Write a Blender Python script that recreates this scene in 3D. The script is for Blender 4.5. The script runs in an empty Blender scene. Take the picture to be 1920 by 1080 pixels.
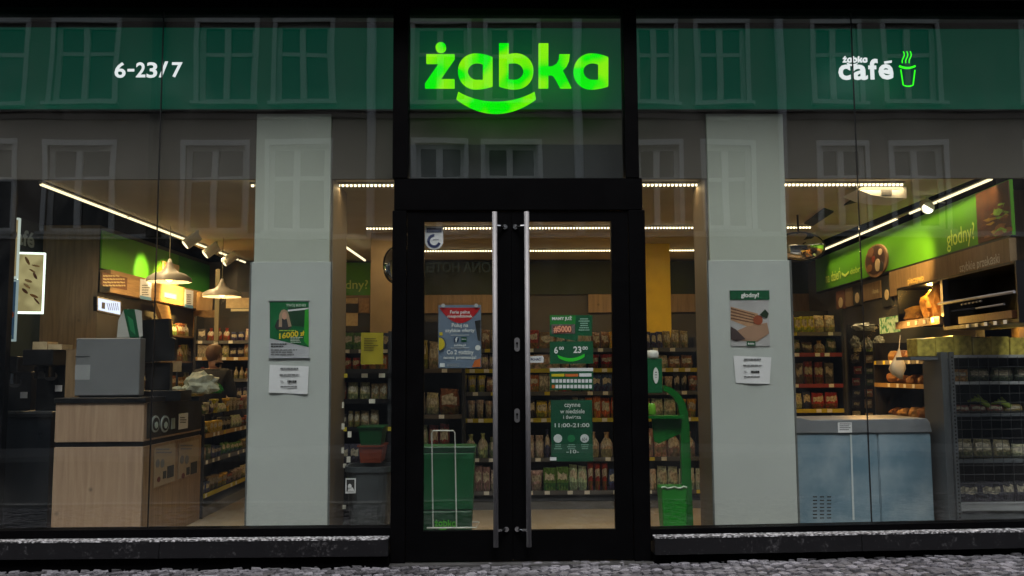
import bpy, math, random
from mathutils import Vector, Matrix
random.seed(7)
R = math.radians
sc = bpy.context.scene
COL = sc.collection
# ------------------------------------------------------------------ camera
FPX = 1700.0
EYE = Vector((0.0, -7.2, 1.47))
YAW, PITCH, ROLL = R(-1.11), R(5.31), R(-0.32)
CM = Matrix.Rotation(YAW, 3, 'Z') @ Matrix.Rotation(R(90) + PITCH, 3, 'X') @ Matrix.Rotation(ROLL, 3, 'Z')
cd = bpy.data.cameras.new('camera'); cam = bpy.data.objects.new('camera', cd); COL.objects.link(cam)
cam.location = EYE; cam.rotation_euler = CM.to_euler()
cd.sensor_width = 36; cd.lens = 36 * FPX / 1920; cd.clip_end = 300; cd.clip_start = 0.05
sc.camera = cam
# ------------------------------------------------------------------ world, sun, exposure
w = bpy.data.worlds.new('World'); sc.world = w; w.use_nodes = True
nt = w.node_tree; nt.nodes.clear()
sky = nt.nodes.new('ShaderNodeTexSky'); sky.sky_type = 'NISHITA'; sky.sun_disc = False
sky.sun_elevation = R(59); sky.sun_rotation = R(192); sky.air_density = 1.0; sky.dust_density = 4
hs = nt.nodes.new('ShaderNodeHueSaturation'); hs.inputs['Saturation'].default_value = 0.35
bg = nt.nodes.new('ShaderNodeBackground'); bg.inputs[1].default_value = 0.13
wo = nt.nodes.new('ShaderNodeOutputWorld')
nt.links.new(sky.outputs[0], hs.inputs['Color']); nt.links.new(hs.outputs[0], bg.inputs[0]); nt.links.new(bg.outputs[0], wo.inputs[0])
sl = bpy.data.lights.new('sun', 'SUN'); sl.energy = 1.3; sl.angle = R(22); sl.color = (1, .97, .93)
so = bpy.data.objects.new('sun', sl); COL.objects.link(so); so.location = (0, 0, 30)
so.rotation_euler = (R(31), 0, R(12))
sc.view_settings.view_transform = 'Standard'; sc.view_settings.look = 'None'
sc.view_settings.exposure = 0.8; sc.view_settings.gamma = 1
try:
    sc.cycles.transparent_max_bounces = 16; sc.cycles.sample_clamp_indirect = 3.0
    sc.cycles.max_bounces = 6
except Exception: pass
ZC = 1.47 + 1.66          # ceiling height
FL = 0.03                 # shop floor
# ------------------------------------------------------------------ helpers
def ray(px, py):
    d = CM @ Vector(((px - 960) / FPX, -(py - 540) / FPX, -1.0)); return d
WL = {}
class Plane:
    def __init__(s, o, U, V=(0, 0, 1)):
        s.o = Vector(o); s.U = Vector(U).normalized(); s.V = Vector(V).normalized(); s.N = s.U.cross(s.V)
    def uv(s, px, py):
        d = ray(px, py); t = (s.o - EYE).dot(s.N) / d.dot(s.N); p = EYE + d * t - s.o
        return p.dot(s.U), p.dot(s.V)
    def p(s, u, v, n=0): return s.o + s.U * u + s.V * v + s.N * n
    def px(s, x, y, n=0): u, v = s.uv(x, y); return s.p(u, v, n)
def Fr(Y): return Plane((0, Y, 0), (1, 0, 0))       # u = X, v = Z, n towards the camera
def at(px, py, Y): return Fr(Y).px(px, py)
def X_(px, Y, py=700): return at(px, py, Y).x
def Z_(py, Y, px=930): return at(px, py, Y).z
class MB:
    def __init__(s): s.v = []; s.f = []; s.m = []; s.mats = []
    def mi(s, mat):
        if mat is None: return 0
        if mat not in s.mats: s.mats.append(mat)
        return s.mats.index(mat)
    def add(s, vs, fs, mat=None):
        b = len(s.v); s.v += [Vector(q) for q in vs]; k = s.mi(mat)
        for f in fs: s.f.append([b + i for i in f]); s.m.append(k)
        return s
    def hexa(s, q, mat=None):   # 8 pts: bottom 4, top 4
        return s.add(q, [(3, 2, 1, 0), (4, 5, 6, 7), (0, 1, 5, 4), (1, 2, 6, 5), (2, 3, 7, 6), (3, 0, 4, 7)], mat)
    def box(s, x0, x1, y0, y1, z0, z1, mat=None):
        return s.hexa([(x0, y0, z0), (x1, y0, z0), (x1, y1, z0), (x0, y1, z0), (x0, y0, z1), (x1, y0, z1), (x1, y1, z1), (x0, y1, z1)], mat)
    def rect(s, P, u0, v0, u1, v1, n0=0, n1=.004, mat=None):
        if u0 > u1: u0, u1 = u1, u0
        if v0 > v1: v0, v1 = v1, v0
        q = [P.p(u0, v0, n1), P.p(u1, v0, n1), P.p(u1, v0, n0), P.p(u0, v0, n0), P.p(u0, v1, n1), P.p(u1, v1, n1), P.p(u1, v1, n0), P.p(u0, v1, n0)]
        return s.hexa(q, mat)
    def pxr(s, P, x0, y0, x1, y1, n0=0, n1=.004, mat=None):
        a = P.uv(x0, (y0 + y1) / 2); b = P.uv(x1, (y0 + y1) / 2); c = P.uv((x0 + x1) / 2, y0); d = P.uv((x0 + x1) / 2, y1)
        return s.rect(P, a[0], d[1], b[0], c[1], n0, n1, mat)
    def poly(s, P, pts, n0=0, n1=.004, mat=None):
        k = len(pts); A = 0
        for i in range(k): A += pts[i][0] * pts[(i + 1) % k][1] - pts[(i + 1) % k][0] * pts[i][1]
        if A < 0: pts = pts[::-1]
        vs = [P.p(u, v, n1) for u, v in pts] + [P.p(u, v, n0) for u, v in pts]
        fs = [tuple(range(k)), tuple(range(2 * k - 1, k - 1, -1))] + [(i + k, (i + 1) % k + k, (i + 1) % k, i) for i in range(k)]
        return s.add(vs, fs, mat)
    def pxpoly(s, P, pts, n0=0, n1=.004, mat=None): return s.poly(P, [P.uv(*q) for q in pts], n0, n1, mat)
    def disc(s, P, u, v, ru, rv=None, n0=0, n1=.004, mat=None, k=24, a0=0, a1=360):
        rv = rv or ru
        pts = [(u + ru * math.cos(R(a0 + (a1 - a0) * i / k)), v + rv * math.sin(R(a0 + (a1 - a0) * i / k))) for i in range(k + (a1 - a0 < 360))]
        return s.poly(P, pts, n0, n1, mat)
    def pxdisc(s, P, x, y, r, ry=None, n0=0, n1=.004, mat=None, **kw):
        u, v = P.uv(x, y); u2, _ = P.uv(x + r, y); ru = abs(u2 - u); rv = abs(P.uv(x, y + (ry or r))[1] - v)
        return s.disc(P, u, v, ru, rv, n0, n1, mat, **kw)
    def tube(s, pts, r, mat=None, k=8, caps=True):
        pts = [Vector(q) for q in pts]; n = len(pts); rr = r if isinstance(r, (list, tuple)) else [r] * n
        vs = []; up = None
        for i, q in enumerate(pts):
            t = (pts[min(i + 1, n - 1)] - pts[max(i - 1, 0)]).normalized()
            if up is None: up = Vector((0, 0, 1)) if abs(t.z) < .9 else Vector((0, 1, 0))
            a = t.cross(up).normalized(); b = a.cross(t).normalized(); up = b
            for j in range(k):
                an = 2 * math.pi * j / k; vs.append(q + (a * math.cos(an) + b * math.sin(an)) * rr[i])
        fs = [(i * k + j, i * k + (j + 1) % k, (i + 1) * k + (j + 1) % k, (i + 1) * k + j) for i in range(n - 1) for j in range(k)]
        if caps: fs += [tuple(range(k - 1, -1, -1)), tuple(range((n - 1) * k, n * k))]
        return s.add(vs, fs, mat)
    def lathe(s, prof, c=(0, 0, 0), mat=None, k=20, axis='Z', sy=1):
        vs = []
        for r, h in prof:
            for j in range(k):
                a = 2 * math.pi * j / k; x, y = r * math.cos(a), r * math.sin(a) * sy
                v = (x, y, h) if axis == 'Z' else (x, -h, y)
                vs.append(Vector(c) + Vector(v))
        n = len(prof)
        fs = [(i * k + j, i * k + (j + 1) % k, (i + 1) * k + (j + 1) % k, (i + 1) * k + j) for i in range(n - 1) for j in range(k)]
        fs += [tuple(range(k - 1, -1, -1)), tuple(range((n - 1) * k, n * k))]
        return s.add(vs, fs, mat)
    def build(s, name, mat=None, parent=None, smooth=False, bevel=0, seg=1):
        if not s.mats: s.mats = [mat]
        if parent is not None: base = WL[parent]
        else:
            xs = [q.x for q in s.v]; ys = [q.y for q in s.v]; zs = [q.z for q in s.v]
            base = Vector(((min(xs) + max(xs)) / 2, (min(ys) + max(ys)) / 2, min(zs)))
        me = bpy.data.meshes.new(name); me.from_pydata([q - base for q in s.v], [], s.f)
        for m_ in s.mats: me.materials.append(m_)
        for p, k in zip(me.polygons, s.m): p.material_index = k; p.use_smooth = smooth
        me.update()
        if bevel:
            import bmesh
            bm = bmesh.new(); bm.from_mesh(me)
            es = [e for e in bm.edges if len(e.link_faces) == 2 and e.calc_face_angle(0) > .5]
            bmesh.ops.bevel(bm, geom=es, offset=bevel, segments=seg, affect='EDGES', clamp_overlap=True)
            bm.to_mesh(me); bm.free()
        o = bpy.data.objects.new(name, me); COL.objects.link(o)
        if parent is not None: o.parent = parent
        else: o.location = base
        WL[o] = base
        return o
def tag(o, label=None, cat=None, group=None, kind=None):
    if label: o['label'] = label
    if cat: o['category'] = cat
    if group: o['group'] = group
    if kind: o['kind'] = kind
    return o
def thing(name, label, cat, loc, group=None):
    o = bpy.data.objects.new(name, None); COL.objects.link(o); o.empty_display_size = .1
    o.location = Vector(loc); WL[o] = Vector(loc); return tag(o, label, cat, group)
def struct(o): return tag(o, kind='structure')
_tc = {}
def text_geo(txt, bold=.0):
    k = (txt, bold)
    if k not in _tc:
        c = bpy.data.curves.new('t', 'FONT'); c.body = txt; c.offset = bold; c.resolution_u = 3; c.fill_mode = 'FRONT'; c.extrude = 0
        o = bpy.data.objects.new('t', c); COL.objects.link(o)
        dg = bpy.context.evaluated_depsgraph_get(); me = bpy.data.meshes.new_from_object(o.evaluated_get(dg))
        _tc[k] = ([tuple(v.co[:2]) for v in me.vertices], [tuple(p.vertices) for p in me.polygons])
        bpy.data.objects.remove(o); bpy.data.curves.remove(c); bpy.data.meshes.remove(me)
    return _tc[k]
def map_geo(mb, vs, fs, P, u0, v0, u1, v1, n, mat):
    xs = [a for a, b in vs]; ys = [b for a, b in vs]; x0, x1, y0, y1 = min(xs), max(xs), min(ys), max(ys)
    q = [P.p(u0 + (a - x0) / (x1 - x0) * (u1 - u0), v0 + (b - y0) / max(1e-6, y1 - y0) * (v1 - v0), n) for a, b in vs]
    mb.add(q, fs, mat)
def text(mb, txt, P, x0, y0, x1, y1, n=.006, mat=None, bold=.012):   # glyph box fitted to a rectangle of the plane
    vs, fs = text_geo(txt, bold)
    a = P.uv(x0, (y0 + y1) / 2); b = P.uv(x1, (y0 + y1) / 2); c = P.uv((x0 + x1) / 2, y0); d = P.uv((x0 + x1) / 2, y1)
    map_geo(mb, vs, fs, P, a[0], d[1], b[0], c[1], n, mat)
def lines(mb, P, x0, y0, x1, y1, k, mat, n=.005, center=False, fill=.45, seed=1):   # small print too small to read
    rg = random.Random(seed); h = (y1 - y0) / k
    for i in range(k):
        L = (x1 - x0) * rg.uniform(.6, 1); s0 = x0 + ((x1 - x0) - L) / 2 if center else x0
        x = s0
        while x < s0 + L:
            ww = rg.uniform(.06, .18) * (x1 - x0)
            mb.pxr(P, x, y0 + i * h, min(x + ww, s0 + L), y0 + i * h + h * fill, n - .001, n, mat); x += ww + (x1 - x0) * .02
def outline_geo(loops, extr, name='l'):
    c = bpy.data.curves.new(name, 'CURVE'); c.dimensions = '2D'; c.fill_mode = 'BOTH'; c.extrude = extr
    for lp in loops:
        sp = c.splines.new('POLY'); sp.points.add(len(lp) - 1)
        for i, (x, y) in enumerate(lp): sp.points[i].co = (x, y, 0, 1)
        sp.use_cyclic_u = True
    o = bpy.data.objects.new(name, c); COL.objects.link(o)
    dg = bpy.context.evaluated_depsgraph_get(); me = bpy.data.meshes.new_from_object(o.evaluated_get(dg))
    r = ([tuple(v.co) for v in me.vertices], [tuple(p.vertices) for p in me.polygons])
    bpy.data.objects.remove(o); bpy.data.curves.remove(c); bpy.data.meshes.remove(me)
    return r
# ------------------------------------------------------------------ materials
def node(nt, t, **kw):
    n = nt.nodes.new(t)
    for k, v in kw.items(): setattr(n, k, v)
    return n
_mc = {}
def M(name, col, rough=.5, metal=0, var=.12, scale=6, bump=0, bscale=60, coat=0, trans=0):
    if name in _mc: return _mc[name]
    m = bpy.data.materials.new(name); m.use_nodes = True; t = m.node_tree; b = t.nodes['Principled BSDF']
    b.inputs['Roughness'].default_value = rough; b.inputs['Metallic'].default_value = metal
    b.inputs['Coat Weight'].default_value = coat
    c = (*col, 1)
    if var:
        tc = node(t, 'ShaderNodeTexCoord'); nz = node(t, 'ShaderNodeTexNoise'); nz.inputs['Scale'].default_value = scale; nz.inputs['Detail'].default_value = 5
        t.links.new(tc.outputs['Object'], nz.inputs['Vector'])
        mx = node(t, 'ShaderNodeMix', data_type='RGBA'); mx.inputs[6].default_value = (*[x * (1 - var * 1.6) for x in col], 1); mx.inputs[7].default_value = (*[min(1, x * (1 + var * 1.6)) for x in col], 1)
        t.links.new(nz.outputs[0], mx.inputs[0]); t.links.new(mx.outputs[2], b.inputs['Base Color'])
        mr = node(t, 'ShaderNodeMapRange'); mr.inputs[3].default_value = max(0, rough - .1); mr.inputs[4].default_value = min(1, rough + .12)
        t.links.new(nz.outputs[0], mr.inputs[0]); t.links.new(mr.outputs[0], b.inputs['Roughness'])
    else: b.inputs['Base Color'].default_value = c
    if bump:
        tc = node(t, 'ShaderNodeTexCoord'); n2 = node(t, 'ShaderNodeTexNoise'); n2.inputs['Scale'].default_value = bscale; n2.inputs['Detail'].default_value = 6
        bp = node(t, 'ShaderNodeBump'); bp.inputs['Strength'].default_value = bump; bp.inputs['Distance'].default_value = .01
        t.links.new(tc.outputs['Object'], n2.inputs['Vector']); t.links.new(n2.outputs[0], bp.inputs['Height']); t.links.new(bp.outputs[0], b.inputs['Normal'])
    _mc[name] = m; return m
def E(name, col, st=1.0, col2=None, scale=8):
    if name in _mc: return _mc[name]
    m = bpy.data.materials.new(name); m.use_nodes = True; t = m.node_tree; t.nodes.clear()
    e = node(t, 'ShaderNodeEmission'); o = node(t, 'ShaderNodeOutputMaterial'); e.inputs[0].default_value = (*col, 1); e.inputs[1].default_value = st
    if col2:
        tc = node(t, 'ShaderNodeTexCoord'); nz = node(t, 'ShaderNodeTexNoise'); nz.inputs['Scale'].default_value = scale; nz.inputs['Detail'].default_value = 1
        cr = node(t, 'ShaderNodeValToRGB'); cr.color_ramp.elements[0].position = .42; cr.color_ramp.elements[1].position = .6
        cr.color_ramp.elements[0].color = (*col, 1); cr.color_ramp.elements[1].color = (*col2, 1)
        t.links.new(tc.outputs['Object'], nz.inputs['Vector']); t.links.new(nz.outputs[0], cr.inputs[0]); t.links.new(cr.outputs[0], e.inputs[0])
    t.links.new(e.outputs[0], o.inputs[0]); _mc[name] = m; return m
def wood(name, c1, c2, axis='Z', scale=3.0, rough=.5):
    if name in _mc: return _mc[name]
    m = bpy.data.materials.new(name); m.use_nodes = True; t = m.node_tree; b = t.nodes['Principled BSDF']; b.inputs['Roughness'].default_value = rough
    tc = node(t, 'ShaderNodeTexCoord'); mp = node(t, 'ShaderNodeMapping'); s = [9, 9, 9]; s['XYZ'.index(axis)] = .7
    mp.inputs['Scale'].default_value = s
    n1 = node(t, 'ShaderNodeTexNoise'); n1.inputs['Scale'].default_value = scale; n1.inputs['Detail'].default_value = 8; n1.inputs['Distortion'].default_value = .6
    n2 = node(t, 'ShaderNodeTexVoronoi'); n2.inputs['Scale'].default_value = 3.6
    cr = node(t, 'ShaderNodeValToRGB'); cr.color_ramp.elements[0].position = .3; cr.color_ramp.elements[1].position = .72
    cr.color_ramp.elements[0].color = (*c1, 1); cr.color_ramp.elements[1].color = (*c2, 1)
    k = node(t, 'ShaderNodeMapRange'); k.inputs[1].default_value = .02; k.inputs[2].default_value = .09; k.inputs[3].default_value = .45; k.inputs[4].default_value = 1
    mu = node(t, 'ShaderNodeMix', data_type='RGBA', blend_type='MULTIPLY'); mu.inputs[0].default_value = 1
    t.links.new(tc.outputs['Object'], mp.inputs[0]); t.links.new(mp.outputs[0], n1.inputs['Vector']); t.links.new(n1.outputs[0], cr.inputs[0])
    t.links.new(tc.outputs['Object'], n2.inputs['Vector']); t.links.new(n2.outputs['Distance'], k.inputs[0])
    t.links.new(cr.outputs[0], mu.inputs[6]); t.links.new(k.outputs[0], mu.inputs[7]); t.links.new(mu.outputs[2], b.inputs['Base Color'])
    _mc[name] = m; return m
PAL = {}
def packmat(name, cols, label=(.62, .55, .42), rough=.35):
    PAL[name] = cols
    m = bpy.data.materials.new(name); m.use_nodes = True; t = m.node_tree; b = t.nodes['Principled BSDF']; b.inputs['Roughness'].default_value = rough
    oi = node(t, 'ShaderNodeObjectInfo'); tc = node(t, 'ShaderNodeTexCoord'); ad = node(t, 'ShaderNodeVectorMath', operation='ADD'); sc_ = node(t, 'ShaderNodeVectorMath', operation='SCALE'); sc_.inputs['Scale'].default_value = 23
    t.links.new(oi.outputs['Color'], sc_.inputs[0]); t.links.new(tc.outputs['Object'], ad.inputs[0]); t.links.new(sc_.outputs[0], ad.inputs[1])
    sep = node(t, 'ShaderNodeSeparateXYZ'); t.links.new(tc.outputs['Object'], sep.inputs[0])
    def mth(op, a, b_=None, c_=None):
        n = node(t, 'ShaderNodeMath', operation=op)
        for k, v in enumerate((a, b_, c_)):
            if v is None: continue
            if isinstance(v, (int, float)): n.inputs[k].default_value = v
            else: t.links.new(v, n.inputs[k])
        return n.outputs[0]
    nz = node(t, 'ShaderNodeTexNoise'); nz.inputs['Scale'].default_value = 2.2; nz.inputs['Detail'].default_value = 2; t.links.new(ad.outputs[0], nz.inputs['Vector'])
    nzv = nz.outputs[0]
    lbl = mth('MULTIPLY', mth('LESS_THAN', mth('ABSOLUTE', mth('SUBTRACT', sep.outputs[2], mth('ADD', .35, mth('MULTIPLY', nzv, .5)))), .17), mth('LESS_THAN', mth('ABSOLUTE', sep.outputs[0]), .38))
    pic = mth('MULTIPLY', mth('LESS_THAN', sep.outputs[2], .34), mth('GREATER_THAN', nzv, .47))
    mx = node(t, 'ShaderNodeMix', data_type='RGBA'); mx.inputs[7].default_value = (*label, 1); t.links.new(lbl, mx.inputs[0]); t.links.new(oi.outputs['Color'], mx.inputs[6])
    hs_ = node(t, 'ShaderNodeHueSaturation'); hs_.inputs['Hue'].default_value = .56; hs_.inputs['Value'].default_value = .55; t.links.new(oi.outputs['Color'], hs_.inputs['Color'])
    m1 = node(t, 'ShaderNodeMix', data_type='RGBA'); t.links.new(pic, m1.inputs[0]); t.links.new(mx.outputs[2], m1.inputs[6]); t.links.new(hs_.outputs[0], m1.inputs[7])
    n3 = node(t, 'ShaderNodeTexNoise'); n3.inputs['Scale'].default_value = 7; n3.inputs['Detail'].default_value = 4; t.links.new(ad.outputs[0], n3.inputs['Vector'])
    s3 = node(t, 'ShaderNodeMapRange'); s3.inputs[1].default_value = .35; s3.inputs[2].default_value = .62; s3.inputs[3].default_value = .5; s3.inputs[4].default_value = 1.2; t.links.new(n3.outputs[0], s3.inputs[0])
    m2 = node(t, 'ShaderNodeMix', data_type='RGBA', blend_type='MULTIPLY'); m2.inputs[0].default_value = 1
    t.links.new(m1.outputs[2], m2.inputs[6]); t.links.new(s3.outputs[0], m2.inputs[7]); t.links.new(m2.outputs[2], b.inputs['Base Color'])
    bp = node(t, 'ShaderNodeBump'); bp.inputs['Strength'].default_value = .5; bp.inputs['Distance'].default_value = .05; t.links.new(n3.outputs[0], bp.inputs['Height']); t.links.new(bp.outputs[0], b.inputs['Normal'])
    _mc[name] = m; return m
def glassmat(name, ior=1.6, tint=(1, 1, 1), bump=.0, rough=0):
    m = bpy.data.materials.new(name); m.use_nodes = True; t = m.node_tree; t.nodes.clear()
    tr = node(t, 'ShaderNodeBsdfTransparent'); tr.inputs[0].default_value = (*tint, 1)
    gl = node(t, 'ShaderNodeBsdfGlossy'); gl.inputs['Roughness'].default_value = rough
    ge = node(t, 'ShaderNodeNewGeometry'); dt = node(t, 'ShaderNodeVectorMath', operation='DOT_PRODUCT'); ab = node(t, 'ShaderNodeMath', operation='ABSOLUTE')
    t.links.new(ge.outputs['Normal'], dt.inputs[0]); t.links.new(ge.outputs['Incoming'], dt.inputs[1]); t.links.new(dt.outputs['Value'], ab.inputs[0])
    iv = node(t, 'ShaderNodeMath', operation='SUBTRACT'); iv.inputs[0].default_value = 1; t.links.new(ab.outputs[0], iv.inputs[1])
    pw = node(t, 'ShaderNodeMath', operation='POWER'); pw.inputs[1].default_value = 5; t.links.new(iv.outputs[0], pw.inputs[0])
    f0 = ((ior - 1) / (ior + 1)) ** 2; fr = node(t, 'ShaderNodeMath', operation='MULTIPLY_ADD'); fr.inputs[1].default_value = 1 - f0; fr.inputs[2].default_value = f0; t.links.new(pw.outputs[0], fr.inputs[0])
    mx = node(t, 'ShaderNodeMixShader'); o = node(t, 'ShaderNodeOutputMaterial')
    t.links.new(fr.outputs[0], mx.inputs[0]); t.links.new(tr.outputs[0], mx.inputs[1]); t.links.new(gl.outputs[0], mx.inputs[2]); t.links.new(mx.outputs[0], o.inputs[0])
    if name == 'window_glass':
        tcv = node(t, 'ShaderNodeTexCoord'); mpv = node(t, 'ShaderNodeMapping'); mpv.inputs['Scale'].default_value = (1.3, 1, .7); nv = node(t, 'ShaderNodeTexNoise'); nv.inputs['Scale'].default_value = 2.2; nv.inputs['Detail'].default_value = 7; nv.inputs['Distortion'].default_value = 1.5
        mv = node(t, 'ShaderNodeMapRange'); mv.inputs[1].default_value = .48; mv.inputs[2].default_value = .8; mv.inputs[3].default_value = .001; mv.inputs[4].default_value = .011
        df = node(t, 'ShaderNodeBsdfDiffuse'); df.inputs[0].default_value = (.5, .5, .5, 1); m3 = node(t, 'ShaderNodeMixShader')
        t.links.new(tcv.outputs['Object'], mpv.inputs[0]); t.links.new(mpv.outputs[0], nv.inputs[0]); t.links.new(nv.outputs[0], mv.inputs[0]); t.links.new(mv.outputs[0], m3.inputs[0]); t.links.new(mx.outputs[0], m3.inputs[1]); t.links.new(df.outputs[0], m3.inputs[2]); t.links.new(m3.outputs[0], o.inputs[0])
    if bump:
        tc = node(t, 'ShaderNodeTexCoord'); nz = node(t, 'ShaderNodeTexNoise'); nz.inputs['Scale'].default_value = .9; nz.inputs['Detail'].default_value = 1
        bp = node(t, 'ShaderNodeBump'); bp.inputs['Strength'].default_value = bump; bp.inputs['Distance'].default_value = .02
        t.links.new(tc.outputs['Object'], nz.inputs['Vector']); t.links.new(nz.outputs[0], bp.inputs['Height']); t.links.new(bp.outputs[0], gl.inputs['Normal'])
    _mc[name] = m; return m
GLASS = glassmat('window_glass', 1.74, (.93, .95, .94), .12)
ACRYL = glassmat('clear_acrylic', 1.35, (.97, .98, .97))
BLACK = M('black_powder_coat', (.0022, .0022, .0026), .5, var=.2)
BLACK.node_tree.nodes['Principled BSDF'].inputs['Specular IOR Level'].default_value = .02
BLACKP = M('black_plastic', (.006, .006, .007), .35, var=.2)
DARKG = M('dark_grey_plastic', (.03, .033, .038), .45)
STEEL = M('brushed_steel', (.25, .245, .255), .62, .55, .1, 20)
CHROME = M('chrome', (.6, .6, .6), .12, 1, 0)
WHITE = M('white_paint', (.72, .72, .7), .5, var=.05)
PAPER = M('white_paper', (.72, .72, .76), .8, var=.06, scale=3)
GREY = M('grey_metal_panel', (.15, .155, .165), .5, var=.08)
GREEN = M('green_vinyl', (.075, .275, .005), .5, var=.08)
DGREEN = M('dark_green_plastic', (.004, .11, .035), .4, var=.1)
PGREEN = M('deep_green_print', (.006, .09, .035), .35, var=.08)
BGREEN = M('bright_green_plastic', (.004, .22, .012), .4, var=.1)
LIME = M('lime_print', (.02, .6, .02), .5, var=0)
PWHITE = M('white_print', (.8, .8, .8), .5, var=0)
INK = M('black_ink', (.02, .02, .02), .6, var=0)
GINK = M('grey_ink', (.16, .16, .17), .6, var=0)
RED = M('red_print', (.5, .01, .015), .4, var=.05)
YEL = M('yellow_print', (.65, .5, .01), .5, var=.1)
ORG = M('orange_print', (.6, .14, .02), .5, var=.15)
BLUEG = M('slate_blue_print', (.17, .22, .32), .35, var=.05)
PINK = M('skin_tone_print', (.5, .27, .18), .6, var=.1)
BROWNP = M('brown_print', (.13, .05, .02), .6, var=.5, scale=30)
CREAMP = M('cream_print', (.5, .38, .22), .6, var=.25, scale=25)
OAK = wood('oak_veneer', (.30, .19, .125), (.40, .275, .18))
OAKW = wood('amber_oak_veneer', (.25, .14, .055), (.42, .26, .11), 'Y')
OAKD = wood('brown_panel', (.16, .10, .05), (.26, .17, .09))
PILL = M('pale_plaster', (.42, .45, .40), .75, scale=1.3, var=.09, bump=.1)
PILL2 = M('pale_laminate', (.45, .48, .47), .5, var=.09, scale=1.1)
TEAL = M('dark_teal_wall', (.002, .012, .012), .7)
# ------------------------------------------------------------------ ground
def pave_mat():
    m = bpy.data.materials.new('worn_granite_setts'); m.use_nodes = True; t = m.node_tree; b = t.nodes['Principled BSDF']
    tc = node(t, 'ShaderNodeTexCoord'); at_ = node(t, 'ShaderNodeAttribute'); at_.attribute_name = 'tone'
    nz = node(t, 'ShaderNodeTexNoise'); nz.inputs['Scale'].default_value = 70; nz.inputs['Detail'].default_value = 8; nz.inputs['Roughness'].default_value = .75
    n2 = node(t, 'ShaderNodeTexNoise'); n2.inputs['Scale'].default_value = 1.6; n2.inputs['Detail'].default_value = 4
    t.links.new(tc.outputs['Object'], nz.inputs['Vector']); t.links.new(tc.outputs['Object'], n2.inputs['Vector'])
    cr = node(t, 'ShaderNodeValToRGB'); cr.color_ramp.elements[0].position = .3; cr.color_ramp.elements[1].position = .8
    cr.color_ramp.elements[0].color = (.022, .021, .024, 1); cr.color_ramp.elements[1].color = (.20, .195, .215, 1); t.links.new(nz.outputs[0], cr.inputs[0])
    mu = node(t, 'ShaderNodeMix', data_type='RGBA', blend_type='MULTIPLY'); mu.inputs[0].default_value = 1; t.links.new(cr.outputs[0], mu.inputs[6]); t.links.new(at_.outputs['Color'], mu.inputs[7])
    s = node(t, 'ShaderNodeMapRange'); s.inputs[1].default_value = .45; s.inputs[2].default_value = .7; s.inputs[3].default_value = 0; s.inputs[4].default_value = .16; t.links.new(n2.outputs[0], s.inputs[0])
    mx = node(t, 'ShaderNodeMix', data_type='RGBA'); mx.inputs[7].default_value = (.5, .5, .54, 1); t.links.new(s.outputs[0], mx.inputs[0]); t.links.new(mu.outputs[2], mx.inputs[6])
    t.links.new(mx.outputs[2], b.inputs['Base Color']); b.inputs['Roughness'].default_value = .55
    bp = node(t, 'ShaderNodeBump'); bp.inputs['Strength'].default_value = .8; bp.inputs['Distance'].default_value = .01; t.links.new(nz.outputs[0], bp.inputs['Height']); t.links.new(bp.outputs[0], b.inputs['Normal'])
    return m
SL = .0035   # street climbs gently to the right
def gz(x): return .004 + SL * x + (.012 * max(0, x - 1.3) if x > 1.3 else 0)
def setts():
    vs = []; fs = []; tone = []; rg = random.Random(3); s = .078; ca, sa = math.cos(R(24)), math.sin(R(24))
    for i in range(-112, 113):
        for j in range(-92, 92):
            u = i * s * 1.12 + (.5 * s if j % 2 else 0); v = j * s * .95
            x = u * ca - v * sa; y = u * sa + v * ca - 1.5
            if not (-6.2 < x < 6.2 and -3.3 < y < .02): continue
            hx = s * .56 * rg.uniform(.70, .88); hy = s * .475 * rg.uniform(.62, .82); h = gz(x) + rg.uniform(-.009, .010); a = R(24 + rg.uniform(-7, 7))
            c_, s_ = math.cos(a), math.sin(a); tl = rg.uniform(-.09, .09), rg.uniform(-.09, .09)
            b = len(vs); tn = rg.choice([.4, .7, .95, 1.2, 1.5, 2.0]) * rg.uniform(.85, 1.1)
            for (k, zz) in ((1, -.045), (1, -.007), (.91, 0)):
                for sx, sy in ((-1, -1), (1, -1), (1, 1), (-1, 1)):
                    jx, jy = sx * hx * k + rg.uniform(-.004, .004), sy * hy * k + rg.uniform(-.004, .004)
                    yy = y + jx * s_ + jy * c_
                    vs.append((x + jx * c_ - jy * s_, min(yy, .055), h + zz + (tl[0] * jx + tl[1] * jy)))
            for r_ in (0, 4):
                for q in range(4): fs.append((b + r_ + q, b + r_ + (q + 1) % 4, b + r_ + 4 + (q + 1) % 4, b + r_ + 4 + q))
            fs.append((b + 8, b + 9, b + 10, b + 11)); tone += [tn] * 9
    me = bpy.data.meshes.new('pavement'); me.from_pydata(vs, [], fs)
    at_ = me.attributes.new('tone', 'FLOAT_COLOR', 'FACE')
    for i, t_ in enumerate(tone): at_.data[i].color = (t_, t_, t_ * 1.03, 1)
    me.materials.append(pave_mat()); o = bpy.data.objects.new('pavement', me); COL.objects.link(o); struct(o)
setts()
g = MB(); g.box(-60, 60, -60, .06, -.3, -.035, M('sandy_joint_dirt', (.008, .008, .008), .9, bump=.5)); struct(g.build('ground'))
g = MB(); g.box(-60, 60, -8.6, -3.35, -.034, -.01, M('dark_asphalt', (.05, .05, .052), .8, bump=.6, bscale=120)); struct(g.build('road'))
g = MB(); g.box(-60, 60, -3.35, -3.2, -.034, .02, M('kerb_stone', (.2, .2, .2), .7, bump=.3)); struct(g.build('kerb'))
g = MB(); g.box(-60, 60, -10.5, -8.6, -.034, .08, M('concrete_slabs', (.2, .2, .2), .8, bump=.3)); struct(g.build('far_pavement'))
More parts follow.
